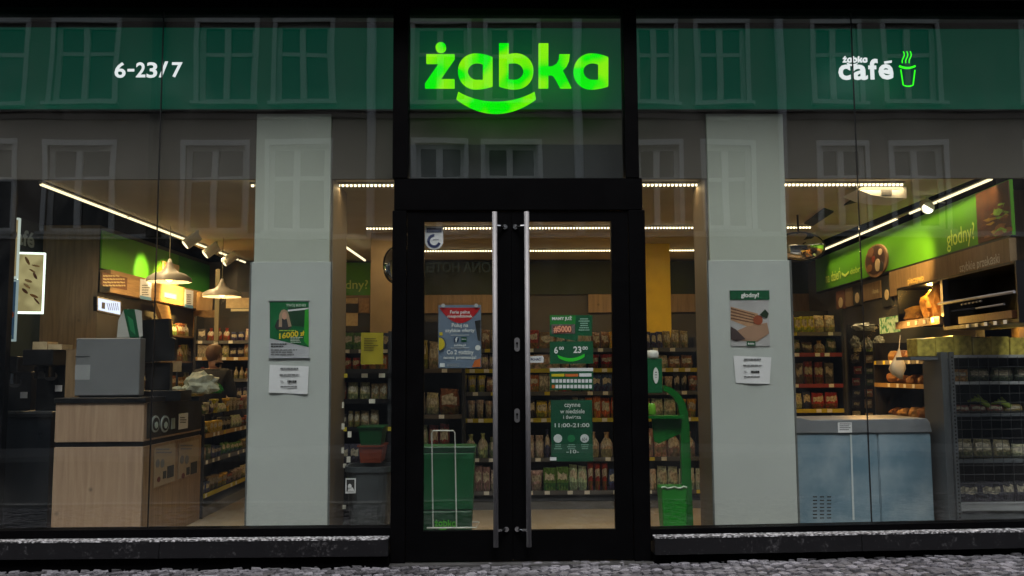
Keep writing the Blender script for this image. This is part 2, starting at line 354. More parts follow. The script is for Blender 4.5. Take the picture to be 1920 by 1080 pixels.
# ------------------------------------------------------------------ the house across the street (seen mirrored in the glass)
def opposite():
    YB = -10.5; t = thing('townhouse', 'grey rendered townhouse across the street with white framed windows, mirrored in the shop glass', 'building', (0, YB, 0))
    ren = M('grey_beige_render', (.235, .20, .175), .85, var=.06, scale=1, bump=.2); low = M('slate_render', (.05, .058, .07), .8, var=.08)
    fr = M('white_window_frame', (.62, .62, .6), .5, var=.05); pane = M('dark_room_glass', (.03, .033, .036), .08, var=.2)
    D = 17.7
    def xx(px): return (px - 927) * D / FPX
    def zz(py): return 1.47 + (698 - py) * D / FPX
    rows = [(zz(432), zz(262), [(-280, -170), (-120, 20), (80, 205), (338, 455), (500, 612), (777, 870), (908, 1012), (1200, 1285), (1333, 1420), (1555, 1645), (1697, 1795), (1960, 2060)]),
            (zz(182), zz(22), [(-280, -170), (-110, 30), (85, 205), (360, 468), (508, 617), (772, 878), (915, 1012), (1200, 1280), (1325, 1418), (1548, 1640), (1690, 1792), (1960, 2060)]),
            (zz(-90), zz(-240), [(-280, -170), (-110, 30), (85, 205), (360, 468), (508, 617), (772, 878), (915, 1012), (1200, 1280), (1325, 1418), (1548, 1640), (1690, 1792), (1960, 2060)])]
    m = MB(); top = zz(-300); W0, W1 = xx(-900), xx(2800)
    z = zz(440)
    m.box(W0, W1, YB - .5, YB + .02, 0, z, low)
    for z0, z1, ws in rows:
        m.box(W0, W1, YB - .4, YB, z, z0, ren); xs = [W0]
        for a, b in ws: xs += [xx(a), xx(b)]
        xs.append(W1)
        for i in range(0, len(xs), 2): m.box(xs[i], xs[i + 1], YB - .4, YB, z0, z1, ren)
        z = z1
    m.box(W0, W1, YB - .4, YB, z, top + 1.5, ren); m.build('wall', parent=t)
    m = MB(); m.box(W0, W1, YB, YB + .12, zz(447), zz(438), fr); m.build('string_course', parent=t)
    m = MB(); m.box(W0, W1, YB, YB + .1, zz(215), zz(206), ren); m.box(W0, W1, YB, YB + .06, zz(199), zz(196), ren); m.build('moulding', parent=t)
    for z0, z1, ws in rows:
        for a, b in ws:
            x0, x1 = xx(a), xx(b); f = MB(); s = .1; frm = fr if z0 > 5.5 else M('bright_window_frame', (.88, .88, .86), .5, var=.04)
            f.box(x0 - .07, x1 + .07, YB, YB + .035, z1 - .02, z1 + .09, fr); f.box(x0 - .07, x0 + .02, YB, YB + .03, z0, z1 - .02, fr); f.box(x1 - .02, x1 + .07, YB, YB + .03, z0, z1 - .02, fr)
            for c0, c1, e0, e1 in ((x0, x0 + s, z0, z1), (x1 - s, x1, z0, z1), (x0 + s, x1 - s, z0, z0 + s), (x0 + s, x1 - s, z1 - s, z1)): f.box(c0, c1, YB - .2, YB - .12, e0, e1)
            xm = x0 + (x1 - x0) * .47; zm = z0 + (z1 - z0) * .62
            f.box(xm - .06, xm + .06, YB - .2, YB - .1, z0 + s, z1 - s); f.box(x0 + s, xm - .06, YB - .2, YB - .13, zm - .04, zm + .04); f.box(xm + .06, x1 - s, YB - .2, YB - .13, zm - .04, zm + .04)
            for i_ in range(len(f.m)): f.m[i_] = 0
            f.mats = [frm]; w_ = f.build('window', parent=t)
            p = MB(); p.box(x0 + .02, x1 - .02, YB - .19, YB - .17, z0 + .02, z1 - .02, pane); p.build('pane', parent=w_)
            p = MB(); p.box(x0 - .1, x1 + .1, YB + .035, YB + .16, z0 - .07, z0 - .01, fr); p.build('sill', parent=w_)
    for px in (694, 1088, 1478, 290):
        m = MB(); x = xx(px); m.tube([(x, YB + .14, zz(445)), (x, YB + .14, top)], .14 if px == 290 else .09, M('dark_pipe', (.03, .03, .03), .6) if px == 290 else M('zinc_pipe', (.62, .62, .64), .5, .2)); m.build('drainpipe', parent=t)
    m = MB(); P = Plane((0, YB + .03, 0), (-1, 0, 0)); vs, fs = text_geo('ZONA HOTEL', .01)
    map_geo(m, vs, fs, P, -xx(935), zz(512), -xx(795), zz(492), .01, E('faint_sign', (.5, .6, .5), .11)); m.build('sign_lettering', parent=t)
opposite()
# ------------------------------------------------------------------ shop front
def up(y, px=930): return Z_(y, 0, px)
XL, XR = -6.0, 6.0
DL0, DR1 = X_(735, 0), X_(1213, 0)            # door set outer edges
TOPZ = up(21); GB = up(990, 400); GBR = up(983, 1560)
def shopfront():
    gran = bpy.data.materials.new('black_granite'); gran.use_nodes = True; t_ = gran.node_tree; b = t_.nodes['Principled BSDF']; b.inputs['Roughness'].default_value = .32
    tc = node(t_, 'ShaderNodeTexCoord'); vo = node(t_, 'ShaderNodeTexNoise'); vo.inputs['Scale'].default_value = 55; vo.inputs['Detail'].default_value = 3
    v2 = node(t_, 'ShaderNodeTexNoise'); v2.inputs['Scale'].default_value = 9; v2.inputs['Detail'].default_value = 6
    cr = node(t_, 'ShaderNodeValToRGB'); e = cr.color_ramp.elements; e[0].position = .60; e[0].color = (.006, .006, .0075, 1); e[1].position = .82; e[1].color = (.09, .088, .095, 1)
    ad = node(t_, 'ShaderNodeMath', operation='MULTIPLY_ADD'); ad.inputs[1].default_value = .45; t_.links.new(tc.outputs['Object'], vo.inputs[0]); t_.links.new(tc.outputs['Object'], v2.inputs[0])
    t_.links.new(v2.outputs[0], ad.inputs[0]); 
    ml = node(t_, 'ShaderNodeMath', operation='MULTIPLY'); ml.inputs[1].default_value = .62; t_.links.new(vo.outputs[0], ml.inputs[0]); t_.links.new(ml.outputs[0], ad.inputs[2]); t_.links.new(ad.outputs[0], cr.inputs[0]); t_.links.new(cr.outputs[0], b.inputs['Base Color'])
    frost = bpy.data.materials.new('frosty_granite_edge'); frost.use_nodes = True; t_ = frost.node_tree; b = t_.nodes['Principled BSDF']; b.inputs['Roughness'].default_value = .6
    tc = node(t_, 'ShaderNodeTexCoord'); nz = node(t_, 'ShaderNodeTexNoise'); nz.inputs['Scale'].default_value = 45; nz.inputs['Detail'].default_value = 6; cr = node(t_, 'ShaderNodeValToRGB')
    e = cr.color_ramp.elements; e[0].position = .46; e[0].color = (.03, .03, .033, 1); e[1].position = .66; e[1].color = (.6, .6, .64, 1); t_.links.new(tc.outputs['Object'], nz.inputs[0]); t_.links.new(nz.outputs[0], cr.inputs[0]); t_.links.new(cr.outputs[0], b.inputs['Base Color'])
    # upper wall of the house; overhang added to shade the pillar tops
    m = MB(); m.box(XL, XR, -.32, .5, up(3), 9.0, M('grey_granite_cladding', (.16, .16, .17), .7, var=.3, scale=40)); tag(m.build('upper_wall'), 'grey speckled stone wall just above the black shopfront beam', 'wall')
    t = thing('shopfront_frame', 'black metal shopfront frame with a long top beam, mullions and bottom rails', 'window frame', (0, 0, 0))
    m = MB(); m.box(XL, XR, -.06, .16, TOPZ, up(3) - .002); m.build('top_beam', BLACK, t, bevel=.004)
    tz = up(336)
    for a, b in ((738, 766.5), (1169, 1194)):
        m = MB(); m.box(X_(a, 0, 180), X_(b, 0, 180), -.05, .12, tz, TOPZ - .002); m.build('mullion', BLACK, t, bevel=.003)
    m = MB(); m.box(XL, DL0, -.04, .1, up(1003, 400) - .02, GB); m.build('bottom_rail', BLACK, t, bevel=.003)
    zl, zr = up(991, 1213), up(976, 1915)
    x0, x1 = DR1, XR; zr2 = zl + (zr - zl) * (x1 - x0) / (X_(1915, 0) - x0)
    m = MB(); q = [(x0, -.04, zl - .085), (x1, -.04, zr2 - .085), (x1, .1, zr2 - .085), (x0, .1, zl - .085), (x0, -.04, zl), (x1, -.04, zr2), (x1, .1, zr2), (x0, .1, zl)]; m.hexa(q); m.build('bottom_rail', BLACK, t)
    for px in (294, 1612):
        m = MB(); x = X_(px, 0, 400); m.box(x - .004, x + .004, .012, .024, GBR + .01, TOPZ); m.build('glass_joint', BLACKP, t)
    # sills
    for side in (0, 1):
        if side == 0: a, b, za, zb = XL, DL0 - .004, up(1009, 20), up(1003, 735)
        else: a, b, za, zb = DR1 + .012, XR, up(1001, 1215), up(1001, 1215) + (up(988, 1915) - up(1001, 1215)) * (XR - DR1) / (X_(1915, 0) - DR1)
        ti = thing('stone_sill', ['long black speckled granite sill with a frosty edge under the left window', 'black speckled granite sill with a frosty edge under the right window'][side], 'sill', (a, -.1, 0))
        nb = 3; h = .135
        for i in range(nb):
            x0 = a + (b - a) * i / nb + (.002 if i else 0); x1 = a + (b - a) * (i + 1) / nb - .002
            z0 = za + (zb - za) * i / nb; z1 = za + (zb - za) * (i + 1) / nb
            m = MB(); q = [(x0, -.145, z0 - h), (x1, -.145, z1 - h), (x1, .1, z1 - h), (x0, .1, z0 - h), (x0, -.145, z0 - .009), (x1, -.145, z1 - .009), (x1, .1, z1 - .013), (x0, .1, z0 - .013)]; m.hexa(q); m.build('face_slab', gran, ti, bevel=.003)
            m = MB(); n = 60
            for k in range(n):     # ragged frosted edge
                f0, f1 = k / n, (k + 1) / n; xa, xb = x0 + (x1 - x0) * f0, x0 + (x1 - x0) * f1; zA, zB = z0 + (z1 - z0) * f0, z0 + (z1 - z0) * f1; d0 = random.uniform(0, .004)
                m.hexa([(xa, -.149, zA - .009 - d0), (xb, -.149, zB - .009 - d0), (xb, .1, zB - .012), (xa, .1, zA - .012), (xa, -.149, zA), (xb, -.149, zB), (xb, .1, zB), (xa, .1, zA)])
            m.build('top_edge', frost, ti)
        m = MB(); q = [(a, -.1, -.03), (b, -.1, -.03), (b, .1, -.03), (a, .1, -.03), (a, -.1, za - h - .002), (b, -.1, zb - h - .002), (b, .1, zb - h - .002), (a, .1, za - h - .002)]; m.hexa(q); m.build('recessed_base', BLACK, ti)
    # glass
    xs = X_(294, 0, 400)
    def pane(lbl, x0, x1, z0, z1, ty=0, z0b=None):
        m = MB(); z0b = z0 if z0b is None else z0b
        m.hexa([(x0, .012, z0), (x1, .012, z0b), (x1, .020, z0b), (x0, .020, z0), (x0, .012, z1), (x1, .012, z1), (x1, .020, z1), (x0, .020, z1)])
        return m.build('glass_pane', GLASS, t)
    pane('clear shop window pane left of the thin joint, in front of the wooden counter', XL, xs - .005, GB, TOPZ)
    pane('wide shop window pane right of the thin joint, in front of the poster pillar left of the door', xs + .005, DL0 + .02, GB, TOPZ)
    pane('transom pane above the door carrying the big green sign', X_(766.5, 0, 180), X_(1169, 0, 180), up(334), TOPZ)
    xj = X_(1612, 0, 400); zj = zl + (zr2 - zl) * (xj - DR1) / (XR - DR1)
    pane('shop window pane between the door and the thin joint, in front of the right pillar', X_(1194, 0, 180), xj - .005, zl, TOPZ, z0b=zj)
    pane('rightmost shop window pane, in front of the freezer end and the wire rack', xj + .005, XR, zj, TOPZ, z0b=zr2)
    # door set
    d = thing('entrance_door', 'black double glass entrance door with two tall steel bar handles', 'door', (X_(960, 0), 0, 0))
    z0 = gz(0) + .006; zt = up(415)
    mkx = lambda px, py: X_(px, 0, py)
    L0, L1, Rr0, Rr1 = mkx(795, 700), mkx(926, 700), mkx(993, 700), mkx(1149, 700)
    zb = up(994)
    m = MB(); m.box(mkx(738, 700), mkx(1209, 700), -.045, .12, tz - .26, tz); m.build('header', BLACK, d, bevel=.004)
    for a, b in ((DL0, mkx(762, 700)), (mkx(1182, 700), DR1)):
        m = MB(); m.box(a, b, -.045, .12, z0, tz - .262); m.build('jamb', BLACK, d, bevel=.004)
    xm = mkx(960, 700)
    for a, b, g0, g1 in ((mkx(763, 700), xm - .0015, L0, L1), (xm + .0015, mkx(1181, 700), Rr0, Rr1)):
        lf = MB(); zz_ = tz - .27
        lf.box(a, g0, -.03, .03, z0 + .01, zz_); lf.box(g1, b, -.03, .03, z0 + .01, zz_); lf.box(g0, g1, -.029, .029, z0 + .01, zb); lf.box(g0, g1, -.029, .029, zt, zz_)
        lo = lf.build('door_leaf', BLACK, d)
        m = MB(); m.box(g0, g1, .0, .008, zb, zt); m.build('door_glass', GLASS, lo)
    m = MB(); m.box(xm - .02, xm + .02, .031, .036, z0 + .012, tz - .275, BLACKP); m.build('seal', parent=d)
    m = MB(); m.box(DL0, DR1, -.12, .1, -.03, z0); m.build('threshold', M('worn_steel', (.12, .12, .12), .5, .7, .3), d)
    for i, (px, top) in enumerate(((928, 397), (988.5, 397))):
        x = mkx(px, 700); ha = MB(); xa = X_(px + (-1 if i == 0 else -3), -.1, 397); xb = X_(px + (4 if i == 0 else 4.5), -.1, 1026)
        xa = xb = X_(928.5 if i == 0 else 989.5, -.1, 700)
        ha.tube([(xa, -.1, Z_(397, -.1)), (xb, -.1, Z_(1026, -.1))], .0195, k=20); ho = ha.build('handle', STEEL, d, smooth=True)
        ho.data.polygons[-1].use_smooth = False; ho.data.polygons[-2].use_smooth = False
        for py in (425, 993):
            b_ = MB(); zz2 = Z_(py, -.05); xx2 = X_(948 if i == 0 else 968, -.03, 700)
            b_.tube([(xa, -.1, zz2), ((xa + xx2) / 2, -.085, zz2), (xx2, -.03, zz2)], .011, k=10); b_.lathe([(.02, .03), (.02, .045)], (xx2, 0, zz2), axis='Y', k=12); b_.build('handle_bracket', CHROME, ho, smooth=False)
    for py, hh in ((646, 9), (779, 10)):
        x = mkx(970, 700); P = Fr(-.03); m = MB(); u, v = P.uv(969.5, py); r = .021; h = .034
        pts = [(u + r * math.cos(R(a)), v + h - r * 0 + r * math.sin(R(a))) for a in range(0, 181, 20)] + [(u + r * math.cos(R(a)), v - h + r * math.sin(R(a))) for a in range(180, 361, 20)]
        m.poly(P, pts, .001, .008, M('lock_metal', (.25, .25, .26), .4, .8)); m.disc(P, u, v + .01, .009, n0=.008, n1=.016, mat=BLACK); m.rect(P, u - .003, v - .026, u + .003, v + .01, .008, .012, BLACK); m.build('lock_cylinder', parent=d)
shopfront()
# ------------------------------------------------------------------ shop shell
FY = .42     # fascia depth
def shell():
    m = MB(); tile = M('beige_floor_tile', (.40, .32, .22), .35, var=.08, scale=3); m.box(XL, XR, .12, 7.2, -.05, FL, tile); struct(m.build('shop_floor'))
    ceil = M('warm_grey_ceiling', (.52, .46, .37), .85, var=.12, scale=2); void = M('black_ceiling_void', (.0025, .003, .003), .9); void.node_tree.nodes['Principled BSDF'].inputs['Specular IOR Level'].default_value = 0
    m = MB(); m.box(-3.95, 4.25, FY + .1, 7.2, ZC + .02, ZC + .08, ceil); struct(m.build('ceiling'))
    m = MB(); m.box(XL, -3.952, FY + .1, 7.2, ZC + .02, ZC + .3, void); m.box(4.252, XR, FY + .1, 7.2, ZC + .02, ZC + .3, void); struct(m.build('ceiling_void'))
    m = MB(); m.box(XL, XR, 7.0, 7.2, FL, ZC, M('dark_brown_wall', (.05, .042, .035), .8)); struct(m.build('back_wall'))
    m = MB(); m.box(XL - .1, XL, .12, 7.2, FL, ZC + 1, M('dark_wall', (.02, .02, .022), .8)); m.box(XR, XR + .1, .12, 7.2, FL, ZC + 1); struct(m.build('side_wall'))
    # fascia behind the glass
    t = thing('fascia', 'deep green fascia band over a grey bulkhead behind the top of the glass', 'fascia', (0, FY, Z_(335, FY)))
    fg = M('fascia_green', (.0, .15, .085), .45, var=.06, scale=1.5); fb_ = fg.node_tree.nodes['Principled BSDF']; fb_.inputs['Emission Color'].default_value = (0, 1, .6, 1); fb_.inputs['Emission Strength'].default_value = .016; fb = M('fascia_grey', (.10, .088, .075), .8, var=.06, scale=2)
    zt, z1, z2, z3 = up(5), Z_(57, FY), Z_(208, FY), Z_(335, FY)
    m = MB(); m.box(XL, XR, FY, FY + .04, z1 + .001, zt, M('fascia_top', (.05, .035, .03), .7)); m.build('top_panel', parent=t)
    m = MB(); m.box(XL, XR, FY - .05, FY + .04, z2, z1, fg); m.build('green_band', parent=t)
    m = MB(); m.box(XL, XR, FY - .055, FY + .04, z2 - .02, z2 - .001, BLACKP); m.build('trim', parent=t)
    m = MB(); m.box(XL, X_(766, FY, 180), FY, FY + .04, z3, z2 - .021, fb); m.box(X_(1169, FY, 180), XR, FY, FY + .04, z3, z2 - .021, fb); m.box(X_(766, FY, 180), X_(1169, FY, 180), FY, FY + .04, Z_(271, FY), z2 - .021, fb); m.build('bulkhead', parent=t)
    m = MB(); m.box(X_(766, FY, 180), X_(1169, FY, 180), FY, FY + .04, z3, Z_(271, FY) - .001, M('slate_panel', (.02, .024, .03), .7)); m.build('door_bulkhead', parent=t)
    # pillars
    for i, (a, b, dp) in enumerate(((478, 619, .75), (1329, 1474, .5))):
        Y = .42; x0, x1 = X_(a, Y, 450), X_(b, Y, 450); zt2 = z2 - .03
        p = thing('pillar', ['pale square pillar left of the door carrying the green poster with a woman', 'pale square pillar right of the door carrying the food poster'][i], 'pillar', ((x0 + x1) / 2, Y, FL))
        y0 = FY - .02
        m = MB(); m.box(x0, x1, y0, y0 + dp, FL, zt2, PILL); m.build('shaft', parent=p, bevel=.004)
        m = MB(); zc = Z_(490, y0); m.box(x0 - .018, x1 + .012, y0 - .007, y0 - .001, .1, zc, PILL2); m.build('cladding', parent=p, bevel=.002)
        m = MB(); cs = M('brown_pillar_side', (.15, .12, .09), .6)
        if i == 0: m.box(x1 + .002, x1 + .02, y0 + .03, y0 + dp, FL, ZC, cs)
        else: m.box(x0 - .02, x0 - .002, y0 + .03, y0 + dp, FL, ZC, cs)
        m.build('side_panel', parent=p)
        m = MB()
        for xx_ in (x0 - .03, x1 + .014): m.box(xx_, xx_ + .014, y0 - .012, y0 + .01, FL, zc, M('grey_trim', (.16, .17, .17), .4, .4))
        m.build('corner_trim', parent=p)
shell()
# ------------------------------------------------------------------ letters
ZW = 2.842
def ell(cx, cy, rx, ry, a0, a1, k=18): return [(cx + rx * math.cos(R(a0 + (a1 - a0) * i / k)), cy - ry * math.sin(R(a0 + (a1 - a0) * i / k))) for i in range(k + 1)]
def qb(p0, p1, p2, k=10): return [((1 - t) ** 2 * p0[0] + 2 * t * (1 - t) * p1[0] + t * t * p2[0], (1 - t) ** 2 * p0[1] + 2 * t * (1 - t) * p1[1] + t * t * p2[1]) for t in [i / k for i in range(k + 1)]]
def ga(dx):
    o = qb((522 + dx, 312), (478 + dx, 292), (430 + dx, 292)) + ell(430 + dx, 385, 92, 93, 90, 270, 24)[1:] + qb((430 + dx, 478), (478 + dx, 478), (522 + dx, 462))[1:]
    h = qb((470 + dx, 345), (455 + dx, 338), (438 + dx, 338), 5) + ell(438 + dx, 385, 48, 47, 90, 270, 16)[1:] + [(470 + dx, 432)]
    return [o, h]
GLY = [[[(170, 296), (320, 296), (320, 318), (243, 428), (320, 428), (320, 473), (163, 473), (163, 452), (238, 342), (170, 342)]],
       ga(0),
       [[(556, 238), (608, 238), (608, 296)] + qb((608, 296), (625, 291), (645, 291), 4)[1:] + ell(645, 384, 94, 93, 90, -90, 24)[1:] + qb((645, 478), (600, 478), (556, 462))[1:],
        [(607, 345)] + qb((607, 340), (620, 338), (638, 338), 4) + ell(638, 385, 48, 47, 90, -90, 16)[1:] + [(607, 430)]],
       [[(766, 238), (818, 238), (818, 362), (838, 360), (860, 348), (873, 325), (876, 296), (932, 296), (928, 330), (915, 358), (893, 380), (940, 473), (882, 473), (860, 430), (845, 408), (836, 403), (818, 402), (818, 473), (766, 473)]],
       ga(614)]
DOT = [ell(247, 258, 28, 26, 0, 345, 23)]
SMILE = [qb((340, 495), (430, 548), (540, 548)) + qb((540, 548), (650, 548), (745, 495))[1:] + [(752, 532)] + qb((752, 532), (650, 608), (540, 608)) [1:] + qb((540, 608), (430, 608), (330, 532))[1:]]
def logo(parent, P, fx, n0, n1, mat, single=None, names=('letter', 'dot', 'smile')):
    tgt = single
    for k, loops in enumerate(GLY + [DOT, SMILE]):
        L = [[P.uv(*fx(x, y)) for x, y in lp] for lp in loops]
        vs, fs = outline_geo(L, .5)
        mb = tgt if tgt is not None else MB()
        mb.add([P.p(a, b, n0 if c < 0 else n1) for a, b, c in vs], fs, mat)
        if tgt is None: mb.build(names[0] if k < 5 else names[k - 4], parent=parent)
SG = E('lit_green_acrylic', (.0, .62, .0), 1.0, (.18, .62, .0), 4.5)
SW = E('lit_white_acrylic', (.95, .98, 1), .6); SGL = E('lit_green_neon', (.03, .9, .01), 1.0)
SP = Fr(.17)
def signs():
    P = SP
    s = thing('shop_sign', 'big glowing lime green shop name with a smile under it, above the door', 'sign', P.px(970, 215))
    logo(s, P, lambda x, y: (740 + x / ZW, y / ZW), 0, .035, SG)
    s = thing('opening_hours_sign', 'small glowing white sign 6-23/7 on the green band at left', 'sign', P.px(280, 148))
    for ch, x0, x1, y0, y1 in (('6', 216, 237, 117.5, 147), ('-', 240, 253, 130, 135), ('2', 256, 274, 117.5, 146), ('3', 276, 296, 117.5, 147), ('/', 299, 316, 116, 146), ('7', 323, 343, 117.5, 146)):
        m = MB(); text(m, ch, P, x0, y0, x1, y1, .012, SW, .022); m.build('digit', parent=s)
    s = thing('cafe_sign', 'glowing white cafe lettering with a green cup outline on the right of the green band', 'sign', P.px(1640, 165))
    m = MB(); logo(None, P, lambda x, y: (1579.7 + (x - 163) * 45.5 / 972, 106 + (y - 235) * 11.5 / 240), 0, .012, SW, single=m)
    m.build('small_name', parent=s)
    m = MB()
    for ch, x0, x1, y0, y1 in (('c', 1571, 1594, 122, 151), ('a', 1597, 1626, 122, 151), ('f', 1627, 1645, 111, 150), ('e', 1646, 1674, 121, 150)): text(m, ch, P, x0, y0, x1, y1, .012, SW, .03)
    m.pxpoly(P, [(1657, 116), (1671, 114), (1671, 118), (1658, 120)], .004, .012, SW); m.build('word', parent=s)
    def line(pts, r, nm):
        m = MB(); m.tube([P.px(*q, .01) for q in pts], r, SGL, k=6); m.build(nm, parent=s)
    line(qb((1685, 124.5), (1700, 132), (1715, 124.5)), .009, 'cup_lid')
    line([(1688, 131), (1692.5, 160)] + qb((1692.5, 160), (1702, 165), (1711, 160), 6)[1:] + [(1714.5, 132)], .0058, 'cup')
    for x in (1691, 1697.5, 1704): line([(x + 1.5 + 2 * math.sin(t * 5.5), 97 + 22 * t) for t in [i / 10 for i in range(11)]], .005, 'steam')
signs()
# ------------------------------------------------------------------ ceiling lights
LED = E('led_warm_white', (1, .82, .5), 3.2); LEDS = E('led_tube', (1, .82, .48), 1.3)
def area(name, p, sx, sy, power, col=(1, .69, .34), rot=(0, 0, 0), parent=None):
    l = bpy.data.lights.new(name, 'AREA'); l.shape = 'RECTANGLE'; l.size = sx; l.size_y = sy; l.energy = power; l.color = col
    o = bpy.data.objects.new(name, l); COL.objects.link(o)
    if parent is not None: o.parent = parent; o.location = Vector(p) - WL[parent]
    else: o.location = p
    o.rotation_euler = rot; return o
HSL = M('white_luminaire', (.6, .58, .52), .4, var=0)
PW = 0.58
def lights():
    for i, (py, a, b, lb) in enumerate(((342, 470, 1694, 'front'), (425, 686, 1521, 'middle'), (469, 790, 1307, 'rear'))):
        Y = 7.93 - 7.2 if i == 0 else (10.34 - 7.2 if i == 1 else 12.3 - 7.2)
        x0, x1 = X_(a, Y, py), X_(b, Y, py)
        t = thing('strip_light', f'{lb} of the three dotted warm LED ceiling strips running across the shop', 'ceiling light', ((x0 + x1) / 2, Y, ZC), 'LED ceiling strips running across the shop')
        m = MB(); m.box(x0, x1, Y - .02, Y + .02, ZC - .0, ZC + .019, HSL); m.build('housing', parent=t)
        m = MB(); n = int((x1 - x0) / .036)
        for k in range(n):
            x = x0 + (k + .5) * (x1 - x0) / n; m.box(x - .0085, x + .0085, Y - .010, Y + .010, ZC - .016, ZC - .001)
        m.build('led_row', LED, t)
        area('strip_lamp', ((x0 + x1) / 2, Y, ZC - .03), x1 - x0, .05, [20, 34, 30][i] * PW, parent=t)
    for i, (n, f, lb) in enumerate((((75, 345), (460, 492), 'long slanting LED tube line over the counter at left'), ((1860, 335), (1540, 470), 'long slanting LED tube line over the bakery wall at right'))):
        def onc(px, py):
            d = ray(px, py); return EYE + d * ((ZC - .012 - EYE.z) / d.z)
        a, b = onc(*n), onc(*f)
        t = thing('strip_light', lb, 'ceiling light', (a + b) / 2)
        m = MB(); m.tube([a + Vector((0, 0, .016)), b + Vector((0, 0, .016))], .018, HSL, k=4); m.build('housing', parent=t)
        cuts = [(0, .30), (.302, .60), (.602, .78), (.80, .865), (.88, .94), (.95, 1)] if i == 0 else [(0, .37), (.44, .62), (.622, .81), (.812, 1)]
        for c0, c1 in cuts:
            m = MB(); m.tube([a.lerp(b, c0 + .003), a.lerp(b, c1 - .003)], .0135, LEDS, k=8); m.build('tube', parent=t)
        c = (a + b) / 2; ang = math.atan2((b - a).y, (b - a).x)
        area('strip_lamp', c - Vector((0, 0, .03)), (b - a).length, .05, (48 if i == 0 else 24) * PW, rot=(0, 0, ang), parent=t).data.spread = R(150 if i == 0 else 84)
    # middle left short tube
    a, b = at(650, 462, 3.9), at(684, 488, 5.0); a.z = b.z = ZC - .03
    t = thing('strip_light', 'short slanting LED tube seen between the left pillar and the door', 'ceiling light', (a + b) / 2)
    m = MB(); m.tube([at(648, 463, 3.7), at(684, 488, 5.0)], .014, LEDS, k=8); m.build('tube', parent=t)
    # track spots at left
    for i, (px, py, lb) in enumerate(((362, 449, 'nearest'), (398, 468, 'middle'), (432, 484, 'farthest'))):
        Y = 3.4 + i * .9; p = at(px, py, Y); s = [.062, .062, .062][i]
        t = thing('track_spotlight', f'{lb} of three white spotlight heads hanging by the slanting LED line', 'spotlight', p + Vector((0, 0, .1)), 'white spotlight heads over the counter')
        m = MB(); ax = Vector((-.55, -.3, -.5)).normalized(); m.tube([p + Vector((.06, .02, .05)), p + ax * .11], s, WHITE, k=16); m.build('head', parent=t, smooth=False)
        m = MB(); m.tube([p + Vector((.04, .02, .02)), p + Vector((.04, .02, .02)) + Vector((0, 0, ZC - p.z))], .02, WHITE, k=8); m.build('stem', parent=t)
        m = MB(); m.tube([p + ax * .111, p + ax * .114], s * .85, E('spot_lens', (1, .8, .45), 1.6), k=16); m.build('lens', parent=t)
    def spot(nm, loc, tgt, pw, ang, col=(1, .72, .35), blend=.6, size=.04):
        l = bpy.data.lights.new(nm, 'SPOT'); l.energy = pw; l.spot_size = R(ang); l.spot_blend = blend; l.color = col; l.shadow_soft_size = size
        o = bpy.data.objects.new(nm, l); COL.objects.link(o); o.location = loc; o.rotation_euler = (Vector(tgt) - Vector(loc)).to_track_quat('-Z', 'Y').to_euler(); return o
    global SPOT; SPOT = spot
    # pendants
    for i, (px, py, rw, Y, top) in enumerate(((317, 528, 41, 3.1, 485), (416, 556, 36, 4.0, 522))):
        c = at(px, py, Y); u = (Y + 7.2) / FPX; r = rw * u; h = (py - top) * u
        t = thing('pendant_lamp', ['larger bell shaped pale pendant lamp over the counter, in front of the green wall', 'smaller bell shaped pale pendant lamp beside the left pillar'][i], 'pendant lamp', c, 'bell shaped pendant lamps over the counter')
        m = MB(); sh = M('cream_enamel', (.45, .42, .38), .35, var=.05)
        prof = [(r, 0), (r * .97, h * .16), (r * .7, h * .34), (r * .4, h * .42), (r * .22, h * .6), (r * .13, h * .8), (r * .05, h)]
        k = 28; vs = []
        for rr, hh in prof + [(a_ - .006, b_ - .004) for a_, b_ in prof[::-1][1:]]:
            for j in range(k): vs.append(c + Vector((rr * math.cos(2 * math.pi * j / k), rr * math.sin(2 * math.pi * j / k), hh)))
        nn = len(prof) * 2 - 1
        fs = [(q * k + j, q * k + (j + 1) % k, (q + 1) * k + (j + 1) % k, (q + 1) * k + j) for q in range(nn - 1) for j in range(k)]
        m.add(vs, fs, sh); m.build('lamp_shade', parent=t, smooth=True)
        m = MB(); m.tube([c + Vector((0, 0, h)), Vector((c.x, c.y, ZC + .02))], .004, M('pale_cord', (.3, .28, .2), .6), k=6); m.build('cord', parent=t)
        m = MB(); m.lathe([(.01, -.02), (.04, .0), (.035, .04), (.01, .06)], c + Vector((0, 0, .015)), E('warm_bulb', (1, .62, .2), 6), k=12); m.build('bulb', parent=t, smooth=True)
        l = bpy.data.lights.new('pendant_light', 'POINT'); l.energy = 9; l.color = (1, .62, .25); l.shadow_soft_size = .04; o = bpy.data.objects.new('pendant_light', l); COL.objects.link(o); o.parent = t; o.location = (0, 0, -.04)
lights()
